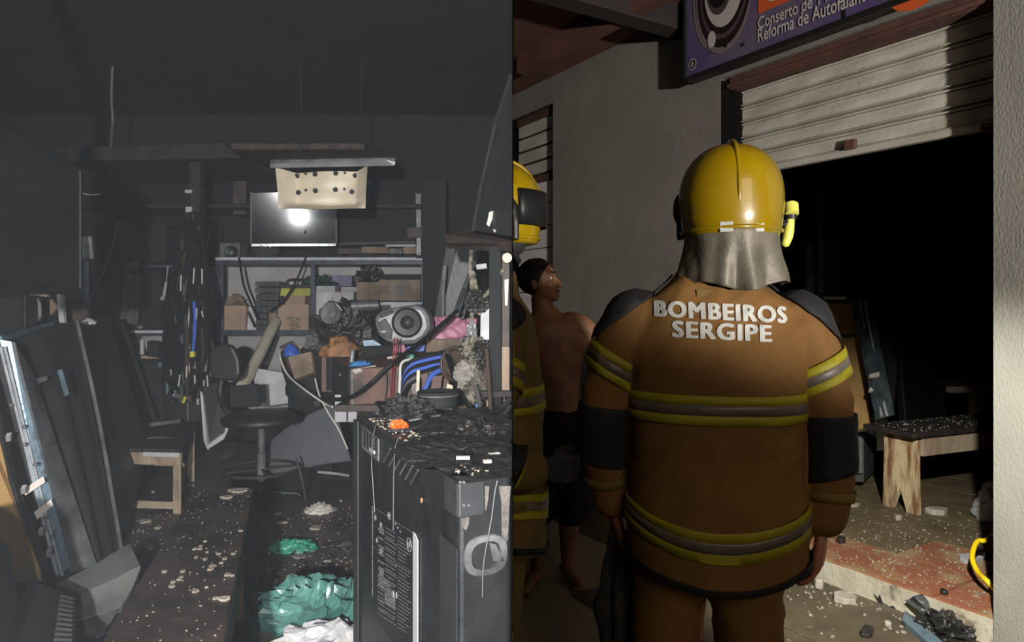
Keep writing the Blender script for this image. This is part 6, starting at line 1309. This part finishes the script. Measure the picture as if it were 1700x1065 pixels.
for k, (pts, r, m__, lb) in enumerate([([(742, 590, 3.6), (760, 640, 3.3), (785, 685, 3.0), (800, 698, 2.9)], .012, 'wire_black', 'black cable sweeping down behind the pan'), ([(849, 660, 2.7), (830, 680, 2.7), (800, 697, 2.75), (760, 703, 2.7), (700, 700, 2.6)], .012, 'wire_black', 'thick black cable curving from the seam across the speaker top'), ([(808, 580, 3.0), (812, 640, 2.9), (815, 690, 2.8)], .009, 'wire_brown', 'brown wire hanging in front of the light brown board'), ([(789, 640, 3.0), (796, 670, 2.9), (790, 695, 2.8)], .010, 'wire_grey', 'grey wire hanging left of the light brown board'), ([(849, 672, 2.6), (835, 692, 2.6), (815, 715, 2.6), (812, 735, 2.5)], .009, 'wire_black', 'thin black cable drooping onto the burnt lump'), ([(670, 700, 2.5), (700, 694, 2.5), (730, 689, 2.45)], .004, 'wire_grey', 'thin grey wire on the speaker top right of the orange piece'), ([(640, 690, 2.55), (631, 675, 2.6), (625, 668, 2.65), (640, 668, 2.7)], .006, 'wire_black', 'small black wire hook at the far corner of the speaker top'), ([(668, 716, 2.1), (700, 705, 2.3), (720, 690, 2.5)], .004, 'wire_grey', 'thin grey wire running from the speaker edge to the pan')]):
    one(MB().tube([P(min(x, 848.5), y, Y) for x, y, Y in pts], r, 7, 6), 'cable', m__, lb, 'cable')

# ---- floor litter
def gl(px, py, z=.001): return G(px, py, z)
one(MB().lump(gl(486, 912), (.14, .07, .055), seed=101, amp=.7, fr=2.4), 'green_plastic', 'green_bag', 'small bright green plastic bag lying flat on the floor', 'bag', smooth=True)
one(MB().lump(gl(520, 1035), (.25, .20, .20), seed=102, amp=.5, fr=2.6, seg=46, rg=28), 'teal_bag', 'teal_bag', 'large crumpled teal plastic bag in front of the big speaker', 'bag')
one(MB().lump(gl(556, 1080)+V((0, -.04, 0)), (.24, .13, .13), seed=103, amp=.5, fr=2.2, seg=34, rg=20), 'white_cloth', 'white_cloth', 'crumpled whitish cloth at the bottom edge before the teal bag', 'cloth')
one(MB().lump(gl(532, 848), (.10, .08, .05), seed=104, amp=.7, fr=2.6), 'crumpled_paper', 'paper', 'crumpled white paper on the floor right of the chair base', 'paper', smooth=True)
one(MB().disc(gl(430, 1012)+UP*.0, (0, 0, 1), [(.035, 0), (.038, .01), (.038, .06), (.030, .075), (.02, .078)], 22), 'foil_can', 'chrome', 'shiny small can beside the bench leg', 'can', smooth=2)
for k, (x, y, wx, wy, m__, lb) in enumerate([(468, 868, .06, .02, 'plaster', 'curved pale plaster strip left of the white paper'), (525, 877, .05, .05, 'plaster', 'jagged plaster piece above the small green bag right end'), (461, 853, .03, .02, 'plaster', 'small plaster chip close behind the curved strip'), (446, 919, .02, .02, 'plaster', 'beige chip at the left tip of the green bag'), (497, 925, .05, .03, 'drywall', 'beige broken chip below the green bag'), (241, 866, .05, .04, 'plaster', 'angular plaster chip on the floor under the low table'), (262, 877, .03, .02, 'plaster', 'small pale chip right of the angular chip'), (236, 912, .07, .10, 'plaster', 'pale board piece between the grey bin and the bench'), (443, 1060, .06, .06, 'cardboard_dirty', 'beige lump at the bottom edge left of the teal bag'), (543, 933, .02, .015, 'plaster', 'tiny pale chip right below the green bag'), (254, 817, .015, .015, 'label_white', 'small white ball-like chip below the table rail'), (566, 832, .012, .01, 'plaster', 'tiny pale chip near the speaker base at the back'), (610, 1062, .07, .05, 'cardboard_dirty', 'scrap of tan paper at the foot of the big speaker'), (458, 968, .012, .05, 'plaster', 'thin pale sliver left of the teal bag')]):
    c = gl(x, y); n = 7; rr = random.Random(200+k); poly = [c+V((math.cos(2*PI*i/n)*wx*rr.uniform(.6, 1.1), math.sin(2*PI*i/n)*wy*rr.uniform(.6, 1.1), 0)) for i in range(n)]
    one(MB().prism(poly, UP*.012), 'plaster_piece', m__, lb, 'rubble', bevel=.002)
one(MB().tube([gl(565, 905, .02), gl(583, 902, .02)], .025, 8, 0), 'foil_scrap', 'chrome', 'shiny foil scrap at the foot of the big speaker', 'foil')
one(MB().tube([gl(528, 783, .02), gl(560, 786, .02), gl(578, 789, .02)], .012, 6, 3), 'white_strip', 'white_paint', 'pale strip on the floor at the tip of the curved sheet', 'strip')
m_ = MB(); rr = random.Random(9)
for k in range(420):
    px, py = rr.uniform(425, 600), 840+230*rr.random()**.9; c = gl(px, py); r0 = rr.uniform(.002, .006); m_.box(c+UP*r0*.4, (r0*2, r0*1.5, r0), Matrix.Rotation(rr.uniform(0, 3), 3, 'Z'), top=.6)
for k in range(160):
    c = gl(rr.uniform(200, 330), rr.uniform(850, 960)); r0 = rr.uniform(.003, .006); m_.box(c+UP*r0*.4, (r0*2, r0*1.5, r0), Matrix.Rotation(rr.uniform(0, 3), 3, 'Z'), top=.6)
one(m_, 'floor_crumbs', 'plaster_bit', 'fine pale crumbs on the dark workshop floor', 'rubble', kind='stuff')
m_ = MB()
for k in range(240):
    c = gl(rr.uniform(430, 600), rr.uniform(900, 1000)); r0 = rr.uniform(.008, .022); m_.box(c+UP*r0*.2, (r0*2, r0*1.5, r0*.5), Euler((rr.uniform(-.3, .3), rr.uniform(-.3, .3), rr.uniform(0, 3))).to_matrix(), top=.7)
one(m_, 'floor_char', 'melt_dark', 'scattered black charred flakes on the floor before the big speaker', 'debris', kind='stuff')

# ---- thin smoke hanging in the workshop
hz = bpy.data.materials.new('smoke'); hz.use_nodes = True; n = hz.node_tree; n.nodes.remove(n.nodes['Principled BSDF'])
vs_ = n.nodes.new('ShaderNodeVolumeScatter'); vs_.inputs['Color'].default_value = (.86, .93, 1, 1); vs_.inputs['Density'].default_value = .0055; n.links.new(vs_.outputs[0], n.nodes['Material Output'].inputs['Volume'])
o = MB().bx(-5.99, -.0012, .32, 7.19, .001, 3.41).build('smoke_haze', hz); tag(o, 'thin grey smoke filling the burnt workshop', 'smoke', kind='stuff')

# ---- whatever touches the added divider ends at it
for o in list(bpy.data.objects):
    if o.type != 'MESH' or o.name.startswith(('scene_divider', 'smoke')) or o.name not in WM: continue
    W_ = WM[o.name]; xs = [(W_ @ v.co).x for v in o.data.vertices]
    if xs and min(xs) < -.0008 and max(xs) > .0008:
        sgn = 1 if sum(xs) > 0 else -1
        cutmesh(o.data, W_, (V((sgn*.0012, 0, 0)), V((sgn, 0, 0))))
